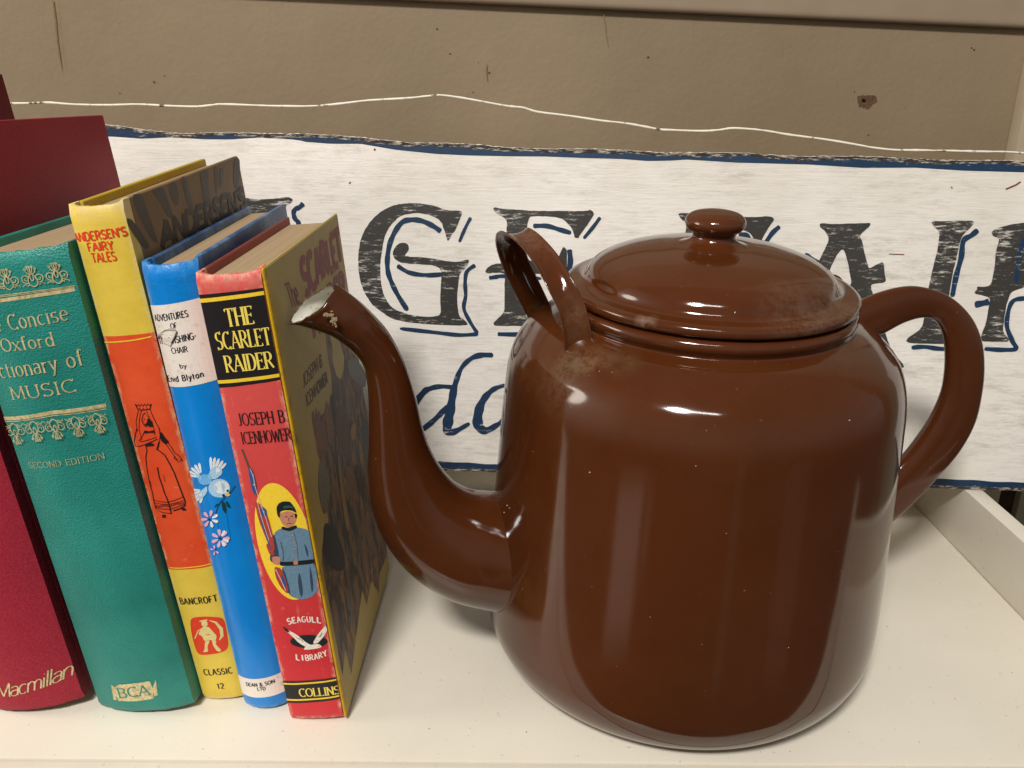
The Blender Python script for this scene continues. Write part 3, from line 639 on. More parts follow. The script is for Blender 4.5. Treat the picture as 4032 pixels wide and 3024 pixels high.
# --- yellow and orange fairy tales
b = Book(-.1345, .2804, .0182, .2104, .1330, .0771, .0324, .0351, .0016, 'yellow and orange book with a crowned lady on its spine and dark patterned cover', flat=3)
m_ye = N('yellow_orange_spine_paper', .42, .4)
sp = m_ye.n('ShaderNodeSeparateXYZ'); m_ye.t.links.new(m_ye.tc.outputs['Object'], sp.inputs[0])
def hband(m, sep, v0, v1):
    return m.mul(m.ramp(sep.outputs['Z'], v0-.00005, v0+.00005), m.ramp(sep.outputs['Z'], v1-.00005, v1+.00005, 1, 0))
vt = b.uv(*ZG((830, 697)))[1]; vb = b.uv(*ZL((210, 748)))[1]
_f = m_ye.noise(60, 6, .65); _w = m_ye.ramp(m_ye.noise(260, 6, .7), .64, .72)
_y = m_ye.mix(m_ye.ramp(_f, .3, .7), srgb(222, 188, 62), srgb(236, 206, 84)); _o = m_ye.mix(m_ye.ramp(_f, .3, .7), srgb(222, 72, 34), srgb(234, 90, 48))
_c = m_ye.mix(hband(m_ye, sp, vb, vt), _y, _o); _c = m_ye.mix(m_ye.mul(_w, .35), _c, srgb(214, 190, 140))
_e = m_ye.mul(m_ye.mul(m_ye.ramp(sp.outputs['Z'], b.h-.010, b.h-.001), m_ye.ramp(m_ye.noise(300, 5, .7), .4, .55)), .6)
m_ye.color(edge_wear(m_ye, m_ye.mix(_e, _c, srgb(206, 178, 120)), b.w, b.h, srgb(226, 208, 160))); m_ye.bump(m_ye.noise(420, 5, .6), .3, .0004)
m_yb = cloth('mustard_cover', srgb(176, 148, 44), .6, .15, srgb(150, 120, 70))
m_bc = N('brown_printed_cover', .55, .3); _f = m_bc.noise(40, 5, .6)
m_bc.color(m_bc.mix(m_bc.ramp(_f, .35, .65), srgb(116, 92, 62), srgb(134, 108, 76))); m_bc.bump(m_bc.noise(500, 3), .2, .0002)
b.parts(m_ye, m_yb, m_bc, fray=.0001); BK['A'] = b
mred = plain('red_ink', srgb(222, 66, 36), .5, .3, .08); mink = plain('black_ink', srgb(30, 26, 28), .45, .35, .1)
mpur = plain('purple_ink', srgb(140, 60, 66), .5, .3, .08); myl = plain('yellow_ink', srgb(240, 200, 52), .45, .35, .08)
for st, p0, p1, pt in [("ANDERSEN'S", (592, 1311), (1012, 1256), (582, 1243)), ('FAIRY', (705, 1387), (905, 1367), (698, 1322)), ('TALES', (738, 1475), (926, 1456), (728, 1404))]:
    d = Decals(b.sf, .002); b.text(d, st, ZA, p0, p1, pt, .23, .17, 0, .12); d.build('title_lettering', mred, b.spine)
d = Decals(b.sf, .002)
d.ribbon(pl_uv(b, ZG, [(680, 742), (760, 740), (860, 730), (990, 704)]), .0005); d.build('yellow_rule', myl, b.spine)
d = Decals(b.sf, .002); d.ribbon(pl_uv(b, ZL, [(95, 738), (150, 742), (230, 735), (322, 716)]), .0005); d.build('yellow_rule', myl, b.spine)
for st, p0, p1, pt in [('BANCROFT', (155, 936), (357, 919), (151, 903)), ('CLASSIC', (285, 1323), (438, 1311), (283, 1292)), ('12', (357, 1398), (392, 1396), (356, 1370))]:
    d = Decals(b.sf, .002); b.text(d, st, ZL, p0, p1, pt, .22, .16, 0, .22); d.build('lettering', mink, b.spine)
# crowned lady, drawn in line
lady = [([(378, 705), (395, 722), (405, 708), (415, 724), (430, 706), (442, 724), (458, 704), (468, 722), (485, 703), (492, 720), (510, 704)], 5), ([(380, 708), (400, 750), (430, 755), (470, 752), (500, 745), (510, 705)], 5),
 ([(405, 757), (395, 800), (385, 850), (392, 900), (400, 930)], 3), ([(430, 757), (418, 800), (410, 860), (412, 920), (425, 975), (435, 1000)], 2.5), ([(500, 748), (520, 800), (550, 860), (575, 905), (582, 960), (578, 1010)], 4), ([(470, 760), (500, 830), (525, 880), (540, 960)], 2.5),
 ([(455, 775), (440, 800), (432, 830), (440, 860), (455, 885), (475, 893)], 3), ([(455, 775), (475, 800), (490, 815)], 2.5), ([(447, 830), (460, 826)], 3), ([(452, 870), (464, 867)], 3), ([(445, 845), (441, 856), (450, 858)], 2),
 ([(392, 905), (378, 960), (370, 1010), (380, 1045), (410, 1052), (460, 1035), (520, 1010), (560, 990)], 4), ([(410, 1005), (440, 1010), (480, 1000), (520, 985), (555, 975)], 3), ([(455, 930), (430, 980), (412, 1005)], 3),
 ([(640, 1015), (670, 1050), (700, 1100), (740, 1130), (768, 1170)], 4), ([(590, 1000), (630, 1030), (670, 1090), (700, 1130), (720, 1165), (735, 1180)], 3.5), ([(700, 1130), (695, 1150), (712, 1160), (725, 1150)], 3), ([(768, 1165), (755, 1155), (745, 1175)], 3),
 ([(466, 1050), (475, 1080), (465, 1140), (470, 1200), (480, 1260), (495, 1340), (520, 1430), (530, 1490), (548, 1560), (600, 1590), (670, 1598)], 4), ([(560, 1075), (620, 1120), (660, 1190), (700, 1270), (730, 1350), (760, 1430), (788, 1500), (785, 1535), (740, 1560), (690, 1575)], 6.5),
 ([(575, 1010), (565, 1050), (556, 1075), (572, 1080)], 7), ([(560, 1220), (575, 1300), (600, 1370), (615, 1420), (640, 1480), (660, 1540), (675, 1600)], 6), ([(610, 1280), (622, 1340)], 2), ([(500, 1330), (512, 1380)], 2),
 ([(528, 1485), (580, 1500), (640, 1505), (700, 1490), (750, 1470), (772, 1458)], 3), ([(535, 1508), (590, 1520), (650, 1522), (710, 1510), (780, 1490)], 2.5), ([(548, 1548), (600, 1560), (660, 1562), (720, 1545), (785, 1520)], 3)]
for k in range(16): lady.append((_arc(548+15*k, 1535+4*math.sin(k)-1.6*max(0, k-5)**1.25, 6, 9, 0, 360, 6), 2.2))
for px, py in [(415, 738), (445, 740), (475, 736)]: lady.append(([(px-4, py), (px+5, py)], 6))
d = Decals(b.sf, .004)
for st, w in lady: d.ribbon(pl_uv(b, ZP, st), w*.4823*.285/FPX*1.6)
for P in [[(485, 815), (515, 840), (525, 885), (490, 888), (478, 872), (470, 880), (455, 880), (475, 855)], [(590, 925), (620, 970), (655, 1008), (625, 1030), (600, 1010), (582, 975)], [(470, 1030), (500, 1015), (535, 1030), (530, 1042), (460, 1048)], [(455, 918), (500, 925), (535, 915), (540, 935), (490, 935), (455, 942)], [(600, 1605), (632, 1606), (620, 1630), (602, 1628)], [(752, 1550), (790, 1552), (795, 1568), (765, 1570)]]: d.poly(pl_uv(b, ZP, P), False)
d.build('crowned_lady_print', mink, b.spine)
d = Decals(b.sf, .002)
d.poly(smooth_closed(pl_uv(b, ZL, [(205, 1025), (225, 1008), (300, 1003), (375, 1008), (395, 1030), (408, 1100), (414, 1165), (400, 1190), (340, 1208), (262, 1214), (240, 1195), (215, 1110)]), 2))
d.build('emblem_panel', mred, b.spine)
d = Decals(b.sf, .002); d.k = 12; cream = plain('cream_ink', srgb(228, 208, 140), .5, .3, .05)
for P in [[(268, 1030), (285, 1024), (300, 1032), (302, 1052), (285, 1062), (268, 1052)], [(270, 1060), (305, 1058), (330, 1085), (352, 1110), (345, 1135), (300, 1130), (285, 1140), (272, 1110), (250, 1100)], [(288, 1135), (315, 1132), (300, 1165), (305, 1195), (275, 1198), (285, 1185)], [(325, 1130), (350, 1135), (345, 1155), (380, 1190), (355, 1196), (330, 1160)]]: d.poly(smooth_closed(pl_uv(b, ZL, P), 1), False)
d.ribbon(pl_uv(b, ZL, [(270, 1070), (250, 1080), (238, 1110), (232, 1125)]), .0004); d.ribbon(pl_uv(b, ZL, [(310, 1025), (345, 1035), (375, 1070), (380, 1110), (365, 1132)]), [.0003, .0009, .0014, .0012, .0003])
d.ribbon(pl_uv(b, ZL, [(258, 1030), (275, 1026), (300, 1022)]), .0006)
d.build('piper_emblem', cream, b.spine)
# dark lettering and drips on its right cover
mdk = plain('dark_brown_print', srgb(48, 42, 40), .5, .3, .25, nscale=200); mdk2 = plain('faded_brown_print', srgb(70, 62, 56), .5, .3, .2, nscale=200)
d = Decals(b.cf, .05)
for P in [[(1040, 940), (1120, 925), (1170, 1080), (1260, 1330), (1200, 1300), (1110, 1130)], [(1190, 900), (1290, 870), (1330, 980), (1380, 1130), (1330, 1120), (1260, 980)], [(1330, 860), (1390, 830), (1420, 960), (1400, 1040), (1350, 960)], [(1430, 800), (1465, 790), (1500, 930), (1540, 1060), (1490, 1040)], [(1580, 760), (1650, 735), (1640, 850), (1670, 1010), (1610, 1000), (1600, 880)], [(1690, 720), (1720, 710), (1730, 860), (1710, 960)], [(1740, 735), (1770, 720), (1750, 900), (1740, 860)], [(1850, 660), (1895, 645), (1900, 760), (1880, 900), (1850, 870)], [(1000, 1120), (1050, 1140), (1190, 1340), (1150, 1380), (1010, 1180)]]:
    d.poly(smooth_closed([b.cov(*ZA(p)) for p in P], 1), False)
tag(d.build('pattern_print', mdk2, b.right), kind='stuff')
d = Decals(b.cf, .05); d.k = 14
b.text(d, "ANDERSEN'S", ZA, (1282, 1362), (1945, 1030), (1262, 1170), .36, .30, 0, .04, cover=True); d.build('cover_title', mdk, b.right)
# --- blue wishing chair
b = Book(-.1158, .2771, .0193, .1909, .1248, .0712, .0275, .0186, .0038, 'slim bright blue book with white title label and a bluebird with flowers', flat=2.2)
m_bl = N('glossy_blue_paper', .30, .5); _f = m_bl.noise(34, 5); _w = m_bl.ramp(m_bl.noise(300, 5, .7), .68, .74)
spb = m_bl.n('ShaderNodeSeparateXYZ'); m_bl.t.links.new(m_bl.tc.outputs['Object'], spb.inputs[0])
_c = m_bl.mix(m_bl.ramp(_f, .3, .7), srgb(0, 120, 204), srgb(6, 138, 222))
m_bl.color(edge_wear(m_bl, m_bl.mix(m_bl.mul(_w, .3), _c, srgb(90, 160, 210)), b.w, b.h, srgb(130, 186, 224), .55))
_e = m_bl.ramp(spb.outputs['Z'], b.h-.016, b.h-.004); m_bl.bump(m_bl.mul(m_bl.noise(260, 4, .6), m_bl.mul(_e, .18, 'ADD')), .4, .0010)
m_bc2 = N('blue_cover_paper', .45, .4); _f = m_bc2.noise(60, 6, .7); m_bc2.color(m_bc2.mix(m_bc2.ramp(_f, .45, .7), srgb(30, 78, 132), srgb(104, 138, 172)))
b.parts(m_bl, m_bc2, m_bc2, fray=.0001); BK['B'] = b
mlab = N('white_label_paper', .5, .35); mlab.color(mlab.mix(mlab.ramp(mlab.noise(320, 6, .7), .55, .72), srgb(236, 225, 214), srgb(206, 190, 178)))
d = Decals(b.sf, .0015); w_ = b.w
d.poly([(0.0, b.uv(*ZB((120, 502)))[1]), (w_, b.uv(*ZB((466, 450)))[1]), (w_, b.uv(*ZB((582, 984)))[1]), (0.0, b.uv(*ZB((248, 1031)))[1])]); d.build('title_label', mlab, b.spine)
for st, p0, p1, pt in [('ADVENTURES', (186, 601), (403, 571), (181, 561)), ('OF', (290, 655), (330, 648), (288, 620)), ('THE WISHING-', (215, 752), (458, 714), (212, 712)), ('CHAIR', (297, 816), (400, 803), (294, 779)), ('by', (348, 912), (392, 907), (347, 884)), ('Enid Blyton', (272, 995), (504, 963), (269, 961))]:
    d = Decals(b.sf, .002); d.k = 10; b.text(d, st, ZB, p0, p1, pt, .20, .15, 0, .14 if st[0] != 'E' else .2); d.build('title_lettering', mink, b.spine)
d = Decals(b.sf, .002); d.k = 70
d.poly(pl_uv(b, ZB, [(180, 703), (215, 682), (250, 657), (298, 642), (312, 655), (330, 664), (318, 700), (300, 735), (285, 768), (262, 752), (238, 742), (232, 712)]), False)
tear = d.build('torn_paper_flap', plain('torn_paper', srgb(208, 196, 184), .7, .2, .12, nscale=300), b.spine)
d = Decals(b.sf, .002); d.k = 86; d.ribbon(pl_uv(b, ZB, [(200, 708), (215, 700), (228, 703), (236, 714)]), .0005); d.ribbon(pl_uv(b, ZB, [(316, 655), (328, 668), (316, 702), (292, 745)]), .00035); d.build('flap_shading', plain('grey_flap_shading', srgb(110, 92, 92), .7, .2), b.spine)  # grey strokes: shading of the folded flap, painted on as colour
d = Decals(b.sf, .0015)
v0 = b.uv(*ZL((475, 1325)))[1]; v1 = b.uv(*ZL((708, 1303)))[1]; v2 = b.uv(*ZL((735, 1402)))[1]; v3 = b.uv(*ZL((500, 1426)))[1]
d.poly([(0, v0), (w_, v1), (w_, v2), (0, v3)]); d.build('publisher_label', mlab, b.spine)
for st, p0, p1, pt in [('DEAN & SON', (513, 1380), (668, 1362), (510, 1362)), ('LTD', (574, 1407), (618, 1402), (573, 1390))]:
    d = Decals(b.sf, .002); d.k = 10; b.text(d, st, ZL, p0, p1, pt, .22, .17, 0, .16); d.build('lettering', mink, b.spine)
def inks(b, Z, items, name, h0=4, parent=None, fn=None, pxf=None):
    """items: (material, [polygons], [(polyline, width in window px)])"""
    k = h0
    for mt, polys, strokes in items:
        d = Decals(fn or b.sf, .003); d.k = k
        f = pxf or b.uv
        for P in polys: d.poly(smooth_closed([f(*Z(p)) for p in P], 1))
        for st, w in strokes: d.ribbon([f(*Z(p)) for p in st], np.array(w)*.7235*.29/FPX)
        k = d.k; d.build(name, mt, parent or b.spine)
I = lambda n, *c: plain('ink_'+n, srgb(*c), .45, .35, .12, nscale=1500)
i_pale, i_mid, i_white, i_pink, i_leaf, i_navy = I('pale_blue', 168, 206, 232), I('sky_blue', 110, 176, 226), I('white', 226, 234, 238), I('pink', 226, 178, 204), I('leaf', 22, 60, 54), I('navy', 20, 30, 50)
lob = lambda c, a, r, w_=16: [tuple(np.array(c)+r*np.array([math.cos(math.radians(a+k)), math.sin(math.radians(a+k))])*s_) for k, s_ in ((-w_, .30), (-w_*.85, .9), (0, 1.05), (w_*.85, .9), (w_, .30))]
wing = [lob((272, 246), a, 78, 8) for a in (186, 203, 221, 239, 257)]+[lob((322, 250), a, 112, 6) for a in (268, 280, 292, 304, 315)]+[lob((285, 312), a, 78, 8) for a in (108, 124, 140, 157, 174)]
circ = lambda cx, cy, rx, ry, n=14: [(cx+rx*math.cos(t), cy+ry*math.sin(t)) for t in np.linspace(0, 6.283, n+1)[:-1]]
inks(b, ZL, [(i_white, wing, []), (i_pale, [[(300, 250), (318, 200), (345, 185), (375, 190), (385, 225), (345, 258)], [(262, 232), (235, 222), (240, 245), (270, 262)], [(300, 290), (262, 322), (245, 350), (262, 372), (300, 330)]], []), (i_mid, [circ(288, 258, 38, 30)], []), (i_pale, [circ(365, 305, 60, 52)], []), (i_white, [circ(378, 300, 42, 36)], []),
  (i_leaf, [[(380, 372), (396, 385), (404, 420), (400, 445), (384, 425), (378, 395)], [(398, 372), (415, 382), (428, 415), (408, 408)], [(366, 385), (352, 400), (335, 412), (345, 395)]], [([(400, 355), (375, 375), (355, 410), (345, 445)], 4), ([(405, 440), (412, 500), (425, 560), (422, 600)], 1.6), ([(420, 335), (440, 310), (453, 292)], 4), ([(355, 500), (365, 540), (370, 570)], 2)]),
  (I('beak', 240, 200, 60), [[(398, 345), (412, 328), (428, 342), (412, 350)]], []), (i_navy, [circ(411, 318, 7, 7, 8), circ(389, 344, 8, 8, 8)], []),
  (i_pink, [lob((315, 472), a, 48) for a in range(20, 380, 52)]+[lob((372, 577), a, 50) for a in range(0, 360, 52)]+[lob((342, 642), a, 26) for a in (40, 100, 200, 260)], []),
  (i_white, [lob((315, 472), a, 46) for a in (20, 332, 72)]+[lob((372, 577), a, 48) for a in (300, 20, 60)], []), (i_navy, [circ(312, 474, 7, 5, 8), circ(372, 577, 8, 5, 8), circ(345, 635, 5, 4, 8)], [])], 'bird_and_flowers_print')
# --- scarlet raider
b = Book(-.0940, .2686, .0232, .1891, .1076, .0703, -.0153, .0277, .0009, 'red spined book with black title panel and soldier, mustard cover facing the teapot', flat=3, spine_in=.0013)
m_re = N('red_spine_paper', .42, .4); spr = m_re.n('ShaderNodeSeparateXYZ'); m_re.t.links.new(m_re.tc.outputs['Object'], spr.inputs[0])
_f = m_re.noise(30, 5); _fade = m_re.ramp(spr.outputs['Z'], .03, .17); _c = m_re.mix(_fade, srgb(206, 44, 52), srgb(214, 84, 78))
_w = m_re.ramp(m_re.noise(330, 6, .7), .62, .70); _e = m_re.mul(m_re.ramp(spr.outputs['Z'], b.h-.012, b.h-.001), m_re.ramp(m_re.noise(240, 6, .7), .46, .56))
_c = m_re.mix(m_re.mul(_w, .3), _c, srgb(236, 160, 130)); m_re.color(edge_wear(m_re, m_re.mix(m_re.mul(_e, .6), _c, srgb(178, 130, 110)), b.w-.0013, b.h, srgb(228, 190, 160), .8))
_ln = m_re.noise(1, 2, .5, (60, 60, 2400)); m_re.bump(_ln, .15, .0003); m_re.bump(m_re.noise(300, 5), .25, .0004)
m_mu = N('mustard_cover_paper', .5, .35); _f = m_mu.noise(30, 6, .6); m_mu.color(m_mu.mix(m_mu.ramp(_f, .35, .7), srgb(150, 132, 66), srgb(166, 144, 74)))
spm = m_mu.n('ShaderNodeSeparateXYZ'); m_mu.t.links.new(m_mu.tc.outputs['Object'], spm.inputs[0])
_g = m_mu.ramp(spm.outputs['Y'], .001, .0055); _c0 = m_mu.mix(m_mu.ramp(m_mu.noise(200, 6, .7), .5, .68), srgb(206, 164, 22), srgb(150, 118, 30))
m_mu.color(m_mu.mix(_g, _c0, m_mu.mix(m_mu.ramp(_f, .35, .7), srgb(172, 150, 82), srgb(188, 166, 94)))); m_mu.bump(m_mu.noise(400, 4), .2, .0003)
m_ma = cloth('maroon_cover', srgb(138, 66, 62), .6, .2)
b.parts(m_re, m_ma, m_mu, bt=.0012, fray=.0001); BK['S'] = b
sw = b.w-b.spine_in
def vband(b, Z, pl, pr_):                       # a band across the spine from a left and a right reading
    return b.uv(*Z(pl)), b.uv(*Z(pr_))
def quad(b, Z, a, c, e, f): 
    A, B_, C_, D_ = [b.uv(*Z(p)) for p in (a, c, e, f)]; return [(0, A[1]), (sw, B_[1]), (sw, C_[1]), (0, D_[1])]
d = Decals(b.sf, .0015); d.poly(quad(b, ZB, (466, 432), (908, 384), (1024, 984), (612, 1038))); d.build('title_panel', mink, b.spine)
for q_ in ((474, 458), (910, 405), (914, 430), (479, 484)), ((597, 990), (1013, 944), (1018, 966), (603, 1012)):
    d = Decals(b.sf, .0015); d.k = 3; d.poly(quad(b, ZB, *q_)); d.build('yellow_rule', myl, b.spine)
mch = plain('cream_yellow_ink', srgb(240, 214, 96), .45, .35, .08)
for st, p0, p1, pt in [('THE', (658, 639), (832, 617), (625, 527)), ('SCARLET', (596, 789), (945, 753), (578, 680)), ('RAIDER', (654, 936), (963, 904), (632, 832))]:
    d = Decals(b.sf, .002); d.k = 8; b.text(d, st, ZB, p0, p1, pt, .21, .08, .06, .16); d.build('title_lettering', mch, b.spine)
for st, p0, p1, pt in [('JOSEPH B.', (734, 1286), (1052, 1256), (730, 1208)), ('ICENHOWER', (757, 1406), (1076, 1373), (742, 1330))]:
    d = Decals(b.sf, .002); b.text(d, st, ZB, p0, p1, pt, .17, .08, .05, .14); d.build('author_lettering', mink, b.spine)
oc = b.uv(*ZL((722, 592))); oy = abs(b.uv(*ZL((690, 275)))[1]-b.uv(*ZL((800, 912)))[1])/2
oc = (b.uv(*ZL((552, 480)))+b.uv(*ZL((906, 800))))/2; ox = .0102
inkS = lambda n, *c: plain('print_'+n, srgb(*c), .45, .35, .16, nscale=1300)
d = Decals(b.sf, .0015)
oc = np.array([sw*.555, (b.uv(*ZL((690, 275)))[1]+b.uv(*ZL((820, 912)))[1])/2])
ovp = [(min(oc[0]+ox*math.cos(t), sw-.0002), oc[1]+oy*math.sin(t)) for t in np.linspace(0, 2*math.pi, 49)[:-1]]
d.poly(ovp); d.build('yellow_oval', plain('print_yellow', srgb(246, 208, 58), .45, .35, .06), b.spine)
gb, gd, sk, dk = inkS('blue_grey', 104, 134, 156), inkS('shadow_blue', 52, 72, 96), inkS('skin', 196, 132, 104), inkS('near_black', 28, 34, 38)
inks(b, ZL, [
 (gd, [[(662, 548), (648, 600), (642, 660), (640, 700), (668, 720), (690, 690), (694, 600)], [(852, 535), (878, 565), (888, 640), (905, 760), (900, 800), (882, 770), (868, 690)]], []),
 (gb, [[(662, 550), (690, 528), (730, 520), (790, 518), (845, 530), (868, 560), (874, 620), (884, 700), (800, 718), (694, 722), (688, 650), (676, 600)], [(700, 722), (885, 708), (905, 780), (906, 850), (880, 890), (840, 908), (800, 910), (755, 895), (738, 870), (722, 800)]], []),
 (gd, [[(800, 760), (812, 800), (822, 870), (812, 905), (800, 870), (792, 800)], [(856, 720), (872, 780), (878, 850), (868, 880), (858, 800)], [(705, 735), (722, 760), (748, 850), (752, 890), (735, 868), (716, 800)], [(825, 600), (848, 640), (850, 690), (838, 660)]], [([(700, 600), (712, 650), (714, 700)], 5), ([(770, 545), (790, 620), (794, 690)], 3)]),
 (dk, [[(690, 704), (740, 706), (800, 700), (882, 690), (884, 714), (800, 724), (740, 728), (696, 728)], [(704, 512), (740, 522), (784, 504), (790, 522), (748, 540), (704, 530)]], []),
 (sk, [[(692, 442), (740, 428), (780, 440), (786, 470), (776, 498), (752, 518), (726, 514), (706, 498), (694, 470)], [(650, 678), (690, 676), (700, 700), (688, 724), (655, 716)], [(893, 796), (914, 800), (912, 840), (896, 850)]], []),
 (dk, [[(678, 432), (676, 408), (690, 386), (715, 376), (750, 378), (764, 396), (776, 412), (788, 442), (760, 426), (720, 424), (694, 434), (696, 470), (682, 456)], [(774, 440), (790, 446), (786, 470), (778, 468)]], [([(722, 462), (736, 460)], 5), ([(752, 458), (766, 456)], 5), ([(732, 498), (758, 495)], 4), ([(744, 465), (742, 484), (750, 485)], 2.5)]),
 (inkS('green', 44, 84, 78), [[(712, 402), (745, 398), (766, 404), (770, 414), (738, 412), (715, 416)]], []),
 (inkS('buckle', 190, 130, 90), [[(768, 700), (792, 698), (794, 720), (770, 722)], circ(765, 560, 6, 6, 8), circ(772, 602, 6, 6, 8), circ(778, 636, 6, 6, 8), circ(783, 672, 6, 6, 8)], []),
 (inkS('flag_red', 176, 66, 58), [[(556, 370), (600, 400), (628, 450), (662, 580), (668, 640), (652, 655), (612, 560), (580, 480)], [(664, 730), (702, 740), (726, 800), (742, 860), (736, 880), (700, 845), (672, 790)], [(640, 600), (662, 650), (668, 672), (640, 668), (618, 610)]], []),
 (inkS('flag_blue', 52, 84, 138), [[(520, 180), (545, 200), (566, 280), (568, 345), (548, 330), (532, 260)], [(594, 400), (622, 420), (626, 460), (604, 462), (586, 430)], [(700, 760), (722, 800), (734, 852), (712, 830)]], [([(588, 470), (620, 560), (646, 640)], 8)]),
 (inkS('flag_pale', 206, 190, 180), [circ(549, 232, 4, 4, 7), circ(553, 286, 4, 4, 7), circ(608, 434, 4, 4, 7)], [([(530, 190), (550, 240), (562, 300), (590, 390), (620, 470), (650, 570)], 4), ([(572, 380), (600, 480), (636, 590)], 3.5), ([(672, 745), (700, 800), (728, 862)], 5)]),
 (inkS('pole', 96, 76, 60), [], [([(488, 92), (515, 160), (530, 200)], 11)])], 'soldier_print', 6)
sgt = [('SEAGULL', (742, 1052), (926, 1036), (739, 1022)), ('LIBRARY', (783, 1236), (960, 1216), (780, 1206))]
iwh = inkS('cream_white', 240, 226, 210)
for st, p0, p1, pt in sgt:
    d = Decals(b.sf, .002)
    a_, b_, c_ = b.uv(*ZL(p0)), b.uv(*ZL(p1)), b.uv(*ZL(pt)); n_ = len(st); up = 1 if st[0] == 'S' else -1
    for i, ch in enumerate(st):
        t = (i+.0)/n_; tm = (i+.5)/n_; off = up*.0011*(1-(2*tm-1)**2)
        tl = up*.0020*(1-2*tm)/n_*2
        d.text(ch, a_+(b_-a_)*t+np.array([0, off]), (b_-a_)/n_*.74+np.array([0, tl]), np.array([-tl*.5, abs(c_[1]-a_[1])]), .24, .18)
    d.build('lettering', iwh, b.spine)
inks(b, ZL, [(dk, [circ(852, 1140, 102, 36, 24)], []),
 (iwh, [[(712, 1068), (745, 1080), (790, 1105), (840, 1148), (868, 1160), (840, 1172), (800, 1150), (760, 1110)], [(950, 1050), (952, 1080), (935, 1110), (900, 1150), (872, 1152), (895, 1110), (925, 1072)], [(835, 1166), (870, 1156), (905, 1152), (925, 1168), (905, 1176), (870, 1182), (822, 1186)]], []),
 (dk, [[(704, 1055), (735, 1072), (752, 1092), (728, 1086)], [(955, 1035), (958, 1060), (944, 1070)]], [([(780, 1112), (800, 1128)], 3), ([(800, 1120), (822, 1142)], 3), ([(915, 1110), (925, 1092)], 4), ([(865, 1182), (870, 1200)], 2.5), ([(885, 1182), (892, 1204)], 2.5), ([(905, 1165), (912, 1164)], 3)])], 'seagull_print', 5)
d = Decals(b.sf, .0015); d.poly(quad(b, ZL, (745, 1357), (1040, 1332), (1054, 1450), (768, 1476))); d.build('publisher_panel', mink, b.spine)
for q_ in ((748, 1368), (1040, 1342), (1042, 1350), (750, 1377)), ((764, 1455), (1050, 1430), (1052, 1438), (766, 1464)):
    d = Decals(b.sf, .0015); d.k = 3; d.poly(quad(b, ZL, *q_)); d.build('yellow_rule', myl, b.spine)
d = Decals(b.sf, .002); d.k = 8; b.text(d, 'COLLINS', ZL, (805, 1440), (1022, 1421), (797, 1398), .18, .08, .06, .12); d.build('lettering', mch, b.spine)
# right cover print
for st, p0, p1, pt, th in [('SCARLET', (560, 1150), (965, 752), (500, 775), .34), ('RAIDER', (655, 1610), (1015, 1180), (600, 1270), .34)]:
    d = Decals(b.cf, .05); b.text(d, st, Z1, p0, p1, pt, th, th*.8, 0, .08, cover=True); d.build('cover_title', mpur, b.right)
d = Decals(b.cf, .05); b.text(d, 'The', Z1, (405, 1285), (505, 1225), (330, 1030), .2, .16, 0, .06, cover=True); d.build('cover_title', mpur, b.right)
for st, p0, p1, pt in [('JOSEPH B.', (157, 376), (285, 226), (150, 292)), ('ICENHOWER', (180, 500), (316, 340), (168, 425))]:
    d = Decals(b.cf, .05); b.text(d, st, ZC, p0, p1, pt, .2, .15, 0, .12, cover=True); d.build('cover_author', plain('faded_ink', srgb(78, 62, 44), .5, .3), b.right)
m_art = N('dark_cover_painting', .5, .35)
def _ell(m, loc, sc_, a, b_): return m.ramp(m.noise(sc_, 5, .6, (1, 3.2, .9), loc), a, b_)
_c = m_art.mix(_ell(m_art, (0, 0, 0), 42, .46, .54), srgb(62, 50, 44), srgb(126, 90, 62)); _c = m_art.mix(_ell(m_art, (3, 1, 0), 60, .56, .62), _c, srgb(150, 112, 66))
_c = m_art.mix(_ell(m_art, (1, 7, 0), 48, .60, .64), _c, srgb(96, 98, 98)); _c = m_art.mix(_ell(m_art, (9, 2, 4), 70, .66, .69), _c, srgb(132, 40, 40)); _c = m_art.mix(_ell(m_art, (2, 2, 9), 90, .56, .60), _c, srgb(38, 32, 34)); m_art.color(_c)
d = Decals(b.cf, .05)
art = [(300, 20), (325, 30), (345, 100), (350, 210), (375, 300), (402, 325), (420, 260), (425, 180), (405, 110), (390, 60), (430, 90), (470, 140), (530, 170), (590, 250), (700, 260), (760, 700), (740, 1300), (700, 1480), (655, 1590), (650, 1720), (600, 1640), (570, 1800), (540, 1700), (470, 2250), (430, 2080), (400, 2300), (360, 2100), (340, 2150), (300, 1900), (262, 1700), (265, 1560), (280, 1420), (300, 1300), (318, 1245), (312, 1190), (290, 1205), (268, 1130), (252, 1040), (255, 930), (268, 860), (246, 800), (236, 720), (216, 620), (210, 545), (222, 520), (232, 560), (238, 500), (248, 545), (262, 520), (272, 560), (292, 540), (300, 500), (310, 460), (322, 500), (334, 420), (350, 460), (345, 390), (340, 300), (318, 180)]
_ap = [b.cov(*ZC(p)) for p in art]; _ap = [(min(max(p[0], .004), b.d-.0006), max(p[1], .002)) for p in _ap]
d.poly(_ap, False); artp = d.build('riders_painting', m_art, b.right)
